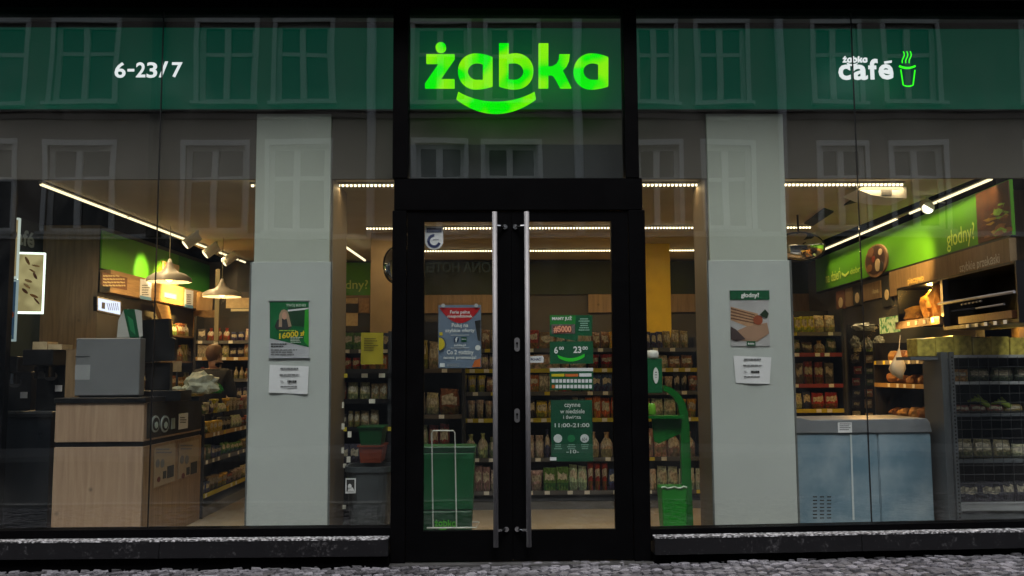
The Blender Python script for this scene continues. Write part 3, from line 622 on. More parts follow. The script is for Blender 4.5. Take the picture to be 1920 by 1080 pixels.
# ------------------------------------------------------------------ wall planes
LW = Plane((-4.40, 2.9, 0), (.043, 1, 0)); LWs = LW
RW = Plane((4.39, .44, 0), (-.055, -1, 0))
BW = Fr(6.3)
def T(P, txt, box, mat, nm, parent, n=.008, bold=.012):
    m = MB(); text(m, txt, P, *box, n, mat, bold); return m.build(nm, parent=parent)
PALE = M('pale_lime_lettering', (.55, .75, .12), .5, var=0)
def walls():
    # left
    t = thing('side_partition', 'wood panelled partition with a lime green band behind the counter at left', 'wall', (-4.5, 2.9, FL))
    wl = MB(); wl.hexa([LW.p(u, v, n) for v in (FL, ZC) for u, n in ((0, 0), (4.2, 0), (4.2, -.08), (0, -.08))], M('dark_panel', (.03, .026, .022), .6)); wl.build('wall', parent=t)
    m = MB(); zb = Z_(503, 2.9) - .0
    zb = LW.uv(187, 503)[1]; zt = LW.uv(187, 431)[1]
    m.rect(LW, .02, zb, 2.2, zt, .002, .02, GREEN); m.build('green_band', parent=t)
    m = MB(); m.rect(LW, 2.21, zb, 4.1, zt, .002, .015, M('deep_green_vinyl', (.02, .16, .012), .5)); m.build('dark_green_band', parent=t)
    m = MB(); x0 = X_(75, 2.9, 600); m.box(x0, -4.402, 2.9, 2.98, FL, ZC, OAKD); m.build('oak_panel', parent=t)
    m = MB(); m.box(x0 - .04, x0, 0.5, 2.98, FL, ZC, TEAL); m.build('teal_panel', parent=t)
    # header board
    hb = thing('menu_header', 'amber lit wooden header board with two white price sheets over the back bar', 'sign board', LW.p(.1, 2.3, .1))
    u1 = LW.uv(365, 570)[0]; z1 = zb - .02; z0 = LW.uv(187, 549)[1]
    m = MB(); m.rect(LW, .0, z0, u1, z1, .02, .14, OAKW); m.build('board', parent=hb, bevel=.003)
    P = Plane(LW.p(0, 0, .14), (.043, 1, 0))
    m = MB(); m.rect(P, P.uv(190, 520)[0], z0 + .06, P.uv(238, 520)[0], z1 - .05, .001, .006, BROWNP); lines(m, P, 192, 516, 236, 540, 4, M('pale_print', (.5, .4, .2), .5, var=0), .008, seed=4); m.build('picture', parent=hb)
    for a, b in ((262, 283), (346, 362)):
        m = MB(); m.rect(P, P.uv(a, 540)[0], z0 + .005, P.uv(b, 540)[0], z1 - .02, .001, .006, PAPER); lines(m, P, a + 3, 534 if a < 300 else 552, b - 3, 556 if a < 300 else 572, 5, GINK, .008, seed=a); s = m.build('price_sheet', parent=hb)
        m = MB(); m.rect(P, P.uv(a, 540)[0], z0 - .01, P.uv(b, 540)[0], z0 + .03, .006, .009, M('blue_print', (.1, .25, .45), .5)); m.build('blue_strip', parent=s)
    m = MB(); m.rect(P, P.uv(308, 556)[0], z0 + .07, P.uv(329, 556)[0], z0 + .13, .001, .012, E('warm_sign', (1, .85, .5), 1.4)); m.build('lit_name', parent=hb)
    # back bar carcass
    bb = thing('back_bar', 'dark back bar cabinet with an amber wooden end post behind the counter', 'cabinet', LW.p(.5, FL, .2))
    m = MB(); m.rect(LW, .02, FL, u1, FL + .9, .002, .30, OAKD); m.build('base_cabinet', parent=bb)
    m = MB(); m.rect(LW, u1 - .05, FL + .901, u1, z0 - .002, .002, .35, OAKW); m.build('end_post', parent=bb)
    for k, h in enumerate((1.28, 1.62, 1.95)):
        m = MB(); m.rect(LW, .7, h, u1 - .052, h + .02, .002, .25, OAKD); m.build('shelf', parent=bb)
    # picture window on the green
    pp = MB(); pp.rect(LW, LW.uv(300, 500)[0], zb + .02, LW.uv(332, 500)[0], zt - .14, .021, .03, CREAMP); pp.rect(LW, LW.uv(303, 500)[0], zb + .02, LW.uv(316, 500)[0], zt - .16, .03, .033, ORG); tag(pp.build('band_picture'), 'food picture on the lime band behind the larger pendant lamp', 'picture')
    # cafe lettering on teal
    P = Plane((x0 + .001, 0, 0), (0, 1, 0)); tt = MB(); text(tt, 'café', P, 16, 429, 64, 460, .006, M('dim_white_print', (.35, .4, .38), .5, var=0), .03); tag(tt.build('cafe_wall_lettering'), 'pale cafe lettering on the dark teal wall at the far left', 'lettering')
    # light boxes
    def lbox(lb, x0_, y0_, x1_, y1_, Y, ang, face, edge, pics):
        c = at((x0_ + x1_) / 2, (y0_ + y1_) / 2, Y); P = Plane((c.x, Y, 0), (math.cos(R(ang)), math.sin(R(ang)), 0))
        b = thing('poster_lightbox', lb, 'lightbox', c)
        m = MB(); m.pxr(P, x0_, y0_, x1_, y1_, -.05, 0, edge); m.build('casing', parent=b)
        m = MB(); m.pxr(P, x0_ + 3, y0_ + 4, x1_ - 2, y1_ - 4, .001, .004, face); f = m.build('poster', parent=b)
        rg = random.Random(int(x0_) + 5)
        for k in range(pics):
            m = MB(); xx_, yy_ = rg.uniform(x0_ + 11, x1_ - 11), y0_ + 16 + (y1_ - y0_ - 30) * k / pics; an = rg.uniform(.2, 1.1); L_, W_ = rg.uniform(6, 9), rg.uniform(1.5, 3); m.pxpoly(P, [(xx_ + L_ * math.cos(R(q)) * math.cos(an) - W_ * math.sin(R(q)) * math.sin(an), yy_ + L_ * math.cos(R(q)) * math.sin(an) + W_ * math.sin(R(q)) * math.cos(an)) for q in range(0, 360, 30)], .004, .006, rg.choice([BROWNP, M('pastry_print', (.3, .17, .06), .6, var=.3), CREAMP])); m.build('food_picture', parent=f)
        return b, P
    lbox('bright edged lightbox with a beige food poster on the far left wall', 31, 473, 82, 588, 2.0, 14, E('beige_backlit_print', (.33, .28, .13), .8, (.22, .18, .08), 6), E('white_edge_light', (.85, 1, .85), 1.3), 9)
    b, P = lbox('tall dim beige lightbox with a cup picture, upper one at the left edge', 12, 408, 34, 522, 1.9, 10, E('tan_backlit_print', (.20, .15, .07), .8), E('white_edge_light2', (.4, .45, .4), .8), 0)
    m = MB(); m.pxdisc(P, 24, 440, 8, 10, .005, .009, BROWNP); m.build('cup_picture', parent=b)
    b, P = lbox('dark blue lightbox with a snack picture, lower one at the left edge', 5, 524, 30, 640, 1.9, 10, E('navy_backlit_print', (.015, .035, .06), .8), E('white_edge_light3', (.2, .25, .25), .8), 0)
    m = MB(); m.pxpoly(P, [(10, 590), (20, 575), (27, 590), (15, 612)], .005, .009, ORG); m.pxr(P, 8, 628, 22, 636, .005, .008, M('lime_chip', (.3, .5, .1), .5)); m.build('snack_picture', parent=b)
    m = MB(); m.box(X_(-60, .45), X_(12, .45), .42, .5, FL, Z_(336, .45), BLACK); tag(m.build('black_post'), 'black upright panel at the left edge of the window', 'panel')
    # right wall
    t = thing('side_partition', 'right side wall with a lime green band and wooden strip over the bakery', 'wall', RW.p(0, FL))
    m = MB(); gbw = M('grey_brown_wall', (.06, .055, .048), .7)
    for va, vb, ue in ((FL, 1.9, -.62), (1.9, ZC, -.1)): m.hexa([RW.p(u, v, n) for v in (va, vb) for u, n in ((-6.4, 0), (ue, 0), (ue, -.08), (-6.4, -.08))], gbw)
    m.build('wall', parent=t)
    ub, zb = RW.uv(1905, 440); uf = RW.uv(1535, 548)[0]; zt = EYE.z + 1.60
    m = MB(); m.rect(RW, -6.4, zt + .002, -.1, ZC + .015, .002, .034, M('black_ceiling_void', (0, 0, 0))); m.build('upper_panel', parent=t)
    m = MB(); m.rect(RW, uf, zb, ub, zt, .002, .03, GREEN); gb = m.build('green_band', parent=t)
    m = MB(); m.rect(RW, uf, zb - .02, ub, zb - .001, .002, .045, BLACKP); m.build('band_trim', parent=t)
    P = Plane(RW.p(0, 0, .03), RW.U); 
    T(P, 'głodny?', (1776, 424, 1829, 466), PALE, 'word', gb, .006, .006)
    T(P, 'na dzień', (1549, 506, 1577, 527), PALE, 'word', gb, .006, .006); T(P, 'dobry', (1595, 500, 1618, 515), PALE, 'word', gb, .006, .006)
    m = MB(); m.pxpoly(P, [(1579, 511), (1585, 515), (1592, 508), (1592, 512), (1585, 519), (1579, 515)], .001, .006, PALE); m.build('smile', parent=gb)
    m = MB(); m.pxdisc(P, 1645, 489, 22, 31, .001, .02, M('food_photo_print', (.22, .12, .06), .5, var=.6, scale=14)); fp = m.build('food_picture', parent=gb)
    m = MB(); m.pxdisc(P, 1644, 488, 19, 27, .0202, .0206, M('coffee_table_print', (.05, .022, .012), .5, var=.6, scale=30)); m.build('dark_ground', parent=fp)
    for (x, y, r, ry, mt) in ((1636, 474, 6, 9, BROWNP), (1649, 497, 5, 12, CREAMP), (1656, 500, 4, 9, INK), (1634, 503, 5, 7, M('crust_print2', (.2, .09, .03), .5)), (1654, 472, 4, 6, CREAMP), (1641, 486, 3, 6, M('jam_print', (.2, .03, .01), .5))):
        m = MB(); m.pxdisc(P, x, y, r, ry, .021, .024, mt); m.build('food_shape', parent=fp)
    m = MB(); m.rect(P, P.uv(1835, 430)[0], zb + .005, ub, zt - .01, .001, .012, M('burger_photo_print', (.09, .035, .013), .5, var=.7, scale=9)); fp = m.build('burger_picture', parent=gb)
    rp = random.Random(8)
    for k in range(26):
        x = rp.uniform(1841, 1897); y = rp.uniform(392, 450) - (x - 1840) * .28; rr = rp.uniform(3, 9); mt = rp.choice([BROWNP, BROWNP, M('meat_print', (.10, .03, .012), .5, var=.5, scale=40), M('lettuce_print', (.22, .4, .05), .6, var=.5, scale=40), M('cheese_print', (.4, .25, .03), .5, var=.3), M('crust_print', (.24, .10, .03), .5, var=.4, scale=30)])
        if y < 400 - (x - 1840) * .28 + 14: mt = rp.choice([_mc['meat_print'], M('lettuce_print', (.22, .4, .05)) if k % 2 else BROWNP]) if 'meat_print' in _mc else BROWNP
        pts = [(x + rr * rp.uniform(.5, 1.6) * math.cos(R(a)) * 1.5, y + rr * rp.uniform(.4, 1) * math.sin(R(a)) - rr * .5 * math.cos(R(a))) for a in range(0, 360, 40)]
        pts = [(min(1902, max(1837, a)), b) for a, b in pts]
        m = MB(); m.pxpoly(P, pts, .0125 + k * .0003, .0128 + k * .0003, mt); m.build('filling', parent=fp)
    u0 = RW.uv(1678, 540)[0]; z0 = RW.uv(1768, 516)[1]
    zw0 = RW.uv(1680, 545)[1]
    hb = thing('bakery_header', 'brown wooden header board lettered for bread and quick snacks on the right wall', 'sign board', RW.p(u0, zb - .3))
    m = MB(); m.rect(RW, u0, zb - .30, ub, zb - .024, .002, .06, OAKD); m.build('board', parent=hb)
    P = Plane(RW.p(0, 0, .06), RW.U)
    T(P, 'pieczywo', (1703, 518, 1733, 533), M('yellow_letter', (.75, .5, .15), .5, var=0), 'word', hb, .006, .02)
    T(P, 'szybkie przekąski', (1800, 484, 1876, 507), M('grey_letter', (.55, .5, .42), .5, var=0), 'word', hb, .006, .01)
    # boards under the band further back
    bd = thing('category_boards', 'row of small picture boards on the wall under the na dzien dobry lettering', 'sign board', RW.p(uf + .3, zb - .4))
    for a, b, y0, y1, mt in ((1572, 1588, 545, 580, BROWNP), (1604, 1618, 535, 572, INK), (1658, 1676, 520, 575, INK), (1589, 1603, 540, 575, OAKD), (1620, 1656, 530, 562, OAKD)):
        m = MB(); m.pxr(RW, a, y0, b, y1, .002, .03, mt); o = m.build('board', parent=bd)
        if mt is INK or mt is BROWNP: m = MB(); m.pxdisc(RW, (a + b) / 2 + 1, (y0 + y1) / 2 + 5, 4, 10, .031, .034, CREAMP); m.build('food_picture', parent=o)
    T(Plane(RW.p(0, 0, .03), RW.U), 'i kawa', (1636, 541, 1648, 550), M('pale_letter', (.6, .5, .3), .5, var=0), 'word', bd, .006)
    # brown post at far right
    m = MB(); x0 = X_(1903, 1.0, 500); m.box(x0, x0 + .5, 1.0, 1.12, FL, ZC, OAKD); tag(m.build('wooden_post'), 'brown wooden wall end at the right edge of the window', 'panel')
    # back wall
    t = thing('rear_partition', 'rear wall of the shop with a dark green band and brown wooden strip', 'wall', (0, 6.3, FL))
    m = MB(); m.box(-4.3, 4.8, 6.3, 6.38, FL, ZC, M('dim_brown_wall', (.05, .045, .04), .7)); m.build('wall', parent=t)
    z1, z0 = Z_(492, 6.3), Z_(553, 6.3)
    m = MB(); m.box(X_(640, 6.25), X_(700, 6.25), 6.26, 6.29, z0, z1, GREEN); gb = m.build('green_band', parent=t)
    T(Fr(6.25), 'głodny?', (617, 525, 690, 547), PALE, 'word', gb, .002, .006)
    m = MB(); m.box(X_(735, 6.25), 4.75, 6.26, 6.29, z0, z1, M('dark_food_band', (.014, .022, .008), .7, var=.5, scale=2)); m.build('green_band', parent=t)  # dark mottled print along the rear band
    m = MB(); m.box(X_(640, 6.25), X_(940, 6.25), 6.25, 6.29, Z_(587, 6.3), z0 - .002, OAKD); m.box(X_(1105, 6.25), 4.75, 6.25, 6.29, Z_(587, 6.3), z0 - .002, OAKD); m.build('wood_band', parent=t)
    # rear columns
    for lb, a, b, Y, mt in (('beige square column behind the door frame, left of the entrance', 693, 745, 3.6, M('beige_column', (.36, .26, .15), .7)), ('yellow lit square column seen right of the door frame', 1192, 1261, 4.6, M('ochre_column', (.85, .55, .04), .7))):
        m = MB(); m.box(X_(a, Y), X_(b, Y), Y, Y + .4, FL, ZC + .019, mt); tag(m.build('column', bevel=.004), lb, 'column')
    m = MB(); P = Fr(6.2)
    b = thing('wall_posters', 'cluster of cream and brown posters on the rear wall left of the beige column', 'poster', P.px(660, 612))
    for x0, y0, x1, y1, mt in ((649, 559, 671, 569, CREAMP), (649, 570, 671, 586, INK), (649, 587, 671, 611, CREAMP), (673, 559, 692, 586, OAKW), (673, 588, 692, 613, DARKG)):
        m = MB(); m.pxr(P, x0, y0, x1, y1, 0, .01, mt); m.build('sheet', parent=b)
walls()
# ------------------------------------------------------------------ product kinds
PK = {'snack': packmat('snack_print', [(.55, .46, .28), (.35, .15, .05), (.4, .03, .015), (.65, .56, .4), (.10, .22, .04), (.42, .28, .13), (.75, .5, .03), (.05, .04, .04), (.6, .52, .36), (.04, .07, .2), (.3, .25, .16), (.6, .18, .02), (.7, .64, .5)]),
      'dark': packmat('dark_print', [(.08, .06, .05), (.25, .03, .02), (.08, .11, .04), (.32, .18, .06), (.03, .03, .05), (.2, .13, .07), (.4, .33, .2)], (.4, .35, .25)),
      'warm': packmat('warm_print', [(.5, .3, .07), (.35, .1, .03), (.45, .4, .25), (.14, .09, .04), (.3, .33, .08), (.5, .2, .04)])}
def p_bag():
    m = MB(); k = 8; n = 6; vs = []
    prof = [(.44, .10, 0), (.48, .4, .12), (.5, .5, .4), (.47, .4, .72), (.42, .14, .9), (.46, .03, 1)]
    for hx, hy, z in prof:
        for a, b in ((-1, -.25), (-.75, -.8), (0, -1), (.75, -.8), (1, -.25), (1, .25), (.75, .8), (0, 1), (-.75, .8), (-1, .25)): vs.append((a * hx, b * hy, z + (.02 * math.sin(a * 5) if z > .8 else 0)))
    k = 10; fs = [(i * k + j, i * k + (j + 1) % k, (i + 1) * k + (j + 1) % k, (i + 1) * k + j) for i in range(n - 1) for j in range(k)] + [tuple(range(k - 1, -1, -1)), tuple(range((n - 1) * k, n * k))]
    m.add(vs, fs); return m
def p_box(): m = MB(); m.box(-.5, .5, -.5, .5, 0, 1); return m
def p_jar(): m = MB(); m.lathe([(.42, 0), (.48, .04), (.48, .7), (.38, .8), (.38, .82), (.42, .82), (.42, 1), (.4, 1)], k=12); return m
def p_bottle(): m = MB(); m.lathe([(.42, 0), (.46, .03), (.46, .55), (.3, .7), (.17, .78), (.16, .95), (.2, .95), (.2, 1)], k=12); return m
def p_tub(): m = MB(); m.lathe([(.36, 0), (.46, .85), (.5, .86), (.5, 1)], k=12); return m
PROTO = {}
for nm, fn in (('snack_bag', p_bag), ('carton', p_box), ('jar', p_jar), ('bottle', p_bottle), ('tub', p_tub)):
    for kk in PK:
        b = fn(); me = bpy.data.meshes.new(nm); me.from_pydata(b.v, [], b.f); me.materials.append(PK[kk])
        for p in me.polygons: p.use_smooth = nm != 'carton'
        if nm == 'carton':
            import bmesh
            bm = bmesh.new(); bm.from_mesh(me); bmesh.ops.bevel(bm, geom=bm.edges[:], offset=.03, segments=1, affect='EDGES'); bm.to_mesh(me); bm.free()
        PROTO[nm, kk] = me
WORD = {'snack_bag': 'crinkled snack bag', 'carton': 'small printed carton', 'jar': 'lidded jar', 'bottle': 'narrow necked bottle', 'tub': 'round tub'}
CATW = {'snack_bag': 'bag', 'carton': 'box', 'jar': 'jar', 'bottle': 'bottle', 'tub': 'tub'}
ORD = ['first', 'second', 'third', 'fourth', 'fifth', 'sixth', 'seventh', 'eighth', 'ninth', 'tenth', 'eleventh', 'twelfth', 'thirteenth', 'fourteenth', 'fifteenth', 'sixteenth', 'seventeenth', 'eighteenth', 'nineteenth', 'twentieth'] + [f'{a}' for a in ('twenty-first', 'twenty-second', 'twenty-third', 'twenty-fourth', 'twenty-fifth', 'twenty-sixth', 'twenty-seventh', 'twenty-eighth', 'twenty-ninth', 'thirtieth')]
ORD += ['thirty-first', 'thirty-second', 'thirty-third', 'thirty-fourth', 'thirty-fifth', 'thirty-sixth', 'thirty-seventh', 'thirty-eighth', 'thirty-ninth', 'fortieth', 'forty-first', 'forty-second', 'forty-third', 'forty-fourth', 'forty-fifth']
def pack(kind, fam, loc, sx, sy, sz, rz, label, group, col=None):
    o = bpy.data.objects.new(kind, PROTO[kind, fam]); COL.objects.link(o); o.location = loc; o.scale = (sx, sy, sz); o.rotation_euler = (0, 0, rz); tag(o, label, CATW[kind], group); o.color = (*(col or random.choice(PAL[fam + '_print'])), 1); return o
def fill_row(A, B, depthdir, where, kinds, fam, hr, wr, group, rg, gap=.005, skip=0.0, dp=.08, fromw='from the left'):
    A = Vector(A); B = Vector(B); L = (B - A).length; d = (B - A).normalized(); s = .01; i = 0; rz = math.atan2(d.y, d.x)
    while True:
        kd = rg.choice(kinds); run = rg.randint(1, 3); ww = rg.uniform(*wr) * rg.choice([.75, 1, 1, 1.25]); hh = rg.uniform(*hr); cl = [c * rg.uniform(.7, 1.15) for c in rg.choice(PAL[fam + '_print'])]
        for _ in range(run):
            if s + ww > L: return
            if rg.random() > skip and i < 45:
                pack(kd, fam, A + d * (s + ww / 2) + Vector(depthdir) * (dp * .6), ww, dp * rg.uniform(.8, 1.1), hh * rg.uniform(.96, 1.04), rz + rg.uniform(-.12, .12), f'{WORD[kd]}, {ORD[i]} {fromw} on {where}', group, cl)
                i += 1
            s += ww + gap
RAIL = M('grey_price_rail', (.10, .10, .105), .4); RAILY = M('yellow_price_rail', (.5, .42, .02), .5); TAGM = M('price_card', (.8, .78, .7), .6, var=.05); TAGY = M('yellow_price_card', (.6, .48, .03), .6, var=.05)
SHM = M('charcoal_shelf', (.02, .02, .022), .45); REDR = M('red_price_rail', (.25, .03, .03), .5)
def shelving(label, cat, name, P, u0, u1, dep, shelves, top, rg, rails=None, wood_=None, cols=None, tags=.11, base=.1, ends=True):
    """shelf unit on plane P (front plane), shelves listed by height; returns thing"""
    t = thing(name, label, cat, P.p((u0 + u1) / 2, FL, -dep / 2)); mt = wood_ or SHM
    m = MB(); m.rect(P, u0, FL, u1, top, -dep, -dep + .02, mt); m.build('back_panel', parent=t)
    if ends:
        for a in (u0 - .03, u1): m = MB(); m.rect(P, a, FL, a + .03, top, -dep, 0, mt); m.build('side_panel', parent=t)
    if base: m = MB(); m.rect(P, u0, FL, u1, FL + base, -dep + .021, -.01, GREY); m.build('plinth', parent=t)
    for i, z in enumerate(shelves):
        m = MB(); m.rect(P, u0 + .002, z - .025, u1 - .002, z, -dep + .021, -.001, mt); sh = m.build('shelf', parent=t)
        r = (rails or [RAIL])[i % len(rails or [RAIL])]
        m = MB(); m.rect(P, u0 + .002, z - .035, u1 - .002, z + .008, 0, .008, r); m.build('price_rail', parent=sh)
        u = u0 + .03
        while u < u1 - .06:
            if rg.random() > .3: m = MB(); m.rect(P, u, z - .032, u + .055, z + .005, .009, .012, TAGY if rg.random() < .2 else TAGM); m.build('price_tag', parent=sh)
            u += tags * rg.uniform(.9, 1.6)
    return t
rg = random.Random(11)
def gondola():
    P = Fr(2.5); u0, u1 = X_(640, 2.5), X_(1316, 2.5)
    zs = [Z_(y, 2.5) for y in (922, 860, 786, 736, 693, 655)]
    shelving('long dark gondola of shelves full of groceries behind the entrance', 'shelf unit', 'gondola_shelf', P, u0, u1, .4, zs, Z_(632, 2.5), rg, [RAIL, RAIL, RAILY, RAIL, RAILY, RAIL], tags=.12, base=.08)
    nm = ['bottom', 'fifth', 'fourth', 'third', 'second', 'top']
    gaps = [zs[i + 1] - zs[i] if i < 5 else .26 for i in range(6)]
    kd = [['carton', 'tub', 'snack_bag', 'jar'], ['carton', 'bottle', 'jar', 'snack_bag'], ['snack_bag', 'carton', 'tub'], ['snack_bag', 'tub', 'carton'], ['snack_bag', 'tub', 'jar', 'carton'], ['snack_bag', 'snack_bag', 'carton']]
    for i, z in enumerate(zs):
        h = gaps[i] - .045
        fill_row((u0, 2.52, z), (u1, 2.52, z), (0, 1, 0), f'the {nm[i]} shelf of the long gondola', kd[i], 'snack', (min(h, .26) * .8, min(h, .31)), (.075, .14), f'goods on the {nm[i]} shelf of the long gondola', rg)
gondola()
def promo_unit():
    P = Fr(2.2); u0, u1 = X_(770, 2.2), X_(866, 2.2); zs = [Z_(y, 2.2) for y in (930, 845, 778, 692)]
    shelving('brown end unit with large packs behind the blue poster, left of the long gondola', 'shelf unit', 'end_shelf', P, u0, u1, .28, zs, Z_(600, 2.2), rg, [M('brown_rail', (.10, .075, .05), .5)], tags=.2)
    for i, z in enumerate(zs):
        fill_row((u0, 2.24, z), (u1, 2.24, z), (0, 1, 0), f"the {['bottom', 'third', 'second', 'top'][i]} shelf of the brown end unit", ['snack_bag', 'snack_bag', 'tub'], 'dark' if i < 2 else 'warm', (.22, .32), (.14, .2), 'large packs on the brown end unit', rg)
promo_unit()
def left_side():
    # counter
    Y0 = .55; x0, x1 = X_(100, Y0, 870), X_(268, Y0, 870); y1 = 2.05; zt = Z_(756, Y0, 200)
    t = thing('sales_counter', 'pale oak sales counter with a black worktop and black groove behind the left window', 'counter', ((x0 + x1) / 2, (Y0 + y1) / 2, FL))
    zg1, zg0 = Z_(829, Y0, 200), Z_(838, Y0, 200)
    m = MB(); m.box(x0, x1 - .004, Y0, y1, FL, zg0 - .001, OAK); m.build('lower_front', parent=t, bevel=.003)
    m = MB(); m.box(x0 + .01, x1 - .012, Y0 + .012, y1 - .01, zg0, zg1, BLACKP); m.build('groove', parent=t)
    m = MB(); m.box(x0, x1 - .004, Y0, y1, zg1 + .001, zt, OAK); m.build('upper_front', parent=t, bevel=.003)
    m = MB(); m.box(x0 - .01, x1 + .012, Y0 - .015, y1 + .01, zt + .002, zt + .045, BLACKP); m.build('worktop', parent=t, bevel=.004)
    S = Plane((x1, 0, 0), (0, 1, 0))
    m = MB(); m.rect(S, Y0 + .06, zg1 + .02, y1 - .02, zt - .004, .001, .006, M('black_side_panel', (.02, .018, .015), .4)); sp = m.build('side_panel', parent=t)
    m = MB(); m.rect(S, Y0 + .015, FL, y1, zg0 - .003, .0, .003, wood('warm_oak_side', (.2, .12, .06), (.33, .21, .11))); m.build('side_veneer', parent=t)
    for px, r, in ((289, 9), (307, 9)):
        m = MB(); m.pxdisc(S, px, 795, r * .85, r * 1.75, .008, .014, M('badge_ring', (.35, .4, .4), .5)); b = m.build('round_badge', parent=sp)
        m = MB(); m.pxdisc(S, px, 795, r * .65, r * 1.35, .015, .018, INK); m.pxdisc(S, px, 797, r * .35, r * .7, .019, .021, M('badge_pale', (.4, .5, .48), .5)); m.build('badge_print', parent=b)
    m = MB(); m.pxr(S, 319, 784, 326, 804, .008, .012, M('badge_pale2', (.35, .42, .42), .5)); m.build('small_badge', parent=sp)
    m = MB(); m.pxr(S, 333, 775, 350, 804, .008, .012, PAPER); lines(m, S, 335, 782, 349, 795, 3, GINK, .014); m.build('white_card', parent=sp)
    for a, b, ya, yb in ((287, 326, 835, 908), (333, 370, 828, 892)):
        m = MB(); m.pxr(S, a, ya, b, yb, .008, .011, M('kraft_poster', (.33, .25, .16), .6)); o = m.build('coffee_poster', parent=t)
        m = MB(); lines(m, S, a + 3, ya + 6, b - 6, ya + 18, 2, GINK, .014, seed=a); m.pxdisc(S, a + 6, ya + 34, 3.5, 8, .012, .014, GINK); m.pxdisc(S, a + 15, ya + 34, 3.5, 8, .012, .014, GINK)
        m.pxr(S, b - 15, ya + 38, b - 3, ya + 60, .012, .014, INK); m.pxr(S, b - 23, ya + 48, b - 17, ya + 62, .012, .014, INK); m.pxdisc(S, a + 8, ya + 64, 3, 5, .012, .014, M('burgundy', (.12, .02, .02), .6)); m.build('cup_pictures', parent=o)
    # grey display back
    Y = .75; P = Fr(Y); t = thing('counter_display', 'large plain grey back of a display box standing on the counter', 'display', P.px(200, 743))
    m = MB(); m.pxr(P, 141, 634, 262, 742, -.12, 0, GREY); m.build('casing', parent=t, bevel=.006)
    m = MB(); m.pxr(P, 141, 668, 169, 669.5, .001, .003, DARKG); m.pxr(P, 141, 684, 169, 712, .001, .003, M('pale_grey_label', (.27, .28, .29), .6)); m.build('label', parent=t)
    m = MB(); m.pxr(P, 146, 742.5, 258, 756, -.1, -.02, BLACKP); m.build('foot', parent=t)
    # black monitor/till
    Y = 1.05; P = Fr(Y); t = thing('till_monitor', 'black till monitor standing right of the grey display box', 'monitor', P.px(295, 752))
    m = MB(); m.pxpoly(P, [(266, 600), (316, 597), (318, 632), (328, 636), (326, 676), (268, 680)], -.08, 0, BLACKP); m.build('screen_back', parent=t)
    m = MB(); m.pxr(P, 270, 681, 316, 750, -.1, -.03, BLACKP); m.build('stand', parent=t)
    m = MB(); m.pxr(P, 262, 732, 342, 752, -.25, .05, BLACKP); m.build('drawer', parent=t, bevel=.004)
    # promo cone
    Y = .95; P = Fr(Y); t = thing('promo_tent', 'white and green folded promotional stand on top of the grey display', 'display stand', P.px(243, 633))
    m = MB(); m.pxpoly(P, [(219, 633), (222, 600), (231, 582), (240, 579), (244, 633)], -.02, 0, M('pale_card', (.45, .45, .43), .6)); m.build('white_side', parent=t)
    m = MB(); m.pxpoly(P, [(232, 580), (262, 580), (268, 633), (244, 633)], .001, .01, PGREEN); m.build('green_side', parent=t)
    m = MB(); m.pxpoly(P, [(254, 580), (267, 583), (269, 630), (263, 633)], .011, .02, M('pale_card', (.45, .45, .43), .6)); m.pxpoly(P, [(240, 592), (250, 600), (255, 628), (246, 620)], .011, .014, M('mid_green_print', (.02, .22, .08), .5)); m.build('white_fold', parent=t)
    # screen on the wall
    m = MB(); P = Plane(LW.p(0, 0, .3), LW.U); t = thing('wall_screen', 'small bright white screen under the wooden header board', 'screen', P.px(203, 590))
    m.pxpoly(P, [(182, 556), (227, 565), (227, 593), (182, 583)], -.04, 0, BLACKP); m.build('casing', parent=t)
    m = MB(); m.pxpoly(P, [(184, 559), (225, 567), (225, 590), (184, 581)], .001, .003, E('white_screen', (.7, .75, .95), 1.0)); s = m.build('display', parent=t)
    m = MB(); m.pxr(P, 190, 567, 196, 579, .004, .006, INK); 
    for k in range(6): m.pxpoly(P, [(199 + k * 4, 568), (200 + k * 4, 568), (204 + k * 3.5, 582), (203 + k * 3.5, 582)], .004, .006, GINK)
    m.build('picture', parent=s)
    # coffee station
    Y = .8; P = Fr(Y); t = thing('coffee_cabinet', 'near black base cabinet at the far left under the coffee machines', 'cabinet', P.px(40, 985))
    u1 = P.uv(93, 850)[0]; zt2 = P.uv(50, 782)[1]
    m = MB(); m.rect(P, -5.9, FL, u1, zt2, -.6, 0, M('navy_black_laminate', (.006, .008, .011), .3)); m.build('body', parent=t, bevel=.004)
    m = MB(); m.rect(P, -5.9, zt2 + .001, u1 + .02, zt2 + .03, -.6, .02, BLACKP); m.build('top', parent=t)
    for k, (a, b, y0) in enumerate(((-30, 30, 668), (40, 97, 655))):
        t = thing('coffee_machine', ['black coffee machine cut off by the left edge of the window', 'black coffee machine with a small white label left of the wooden column'][k], 'coffee machine', P.px((a + b) / 2, 779), 'coffee machines at the far left')
        m = MB(); m.pxr(P, a, y0, b, y0 + 30, -.45, -.02, BLACKP); m.pxr(P, a, y0 + 29, b, 772, -.45, -.25, BLACKP); m.pxr(P, a, 772, b, 781, -.45, .0, DARKG); m.build('body', parent=t, bevel=.006)
        m = MB(); m.pxr(P, a + 15, y0 + 32, a + 22, y0 + 55, -.2, -.08, CHROME); m.pxr(P, b - 20, y0 + 32, b - 14, y0 + 52, -.2, -.08, CHROME); m.build('spout', parent=t)
        m = MB(); m.pxdisc(P, (a + b) / 2 + 3, y0 + 50, 11, 9, -.24, -.2, M('pale_rim', (.2, .2, .2), .3)); m.build('gauge', parent=t)
        m = MB(); m.pxr(P, b - 18, y0 + 68, b - 5, y0 + 80, -.24, -.23, PAPER); m.build('label', parent=t)
    m = MB(); m.pxr(P, 50, 640, 78, 655, -.3, -.1, CREAMP); tag(m.build('paper_box'), 'small pale paper box on the coffee machine, left one', 'box')
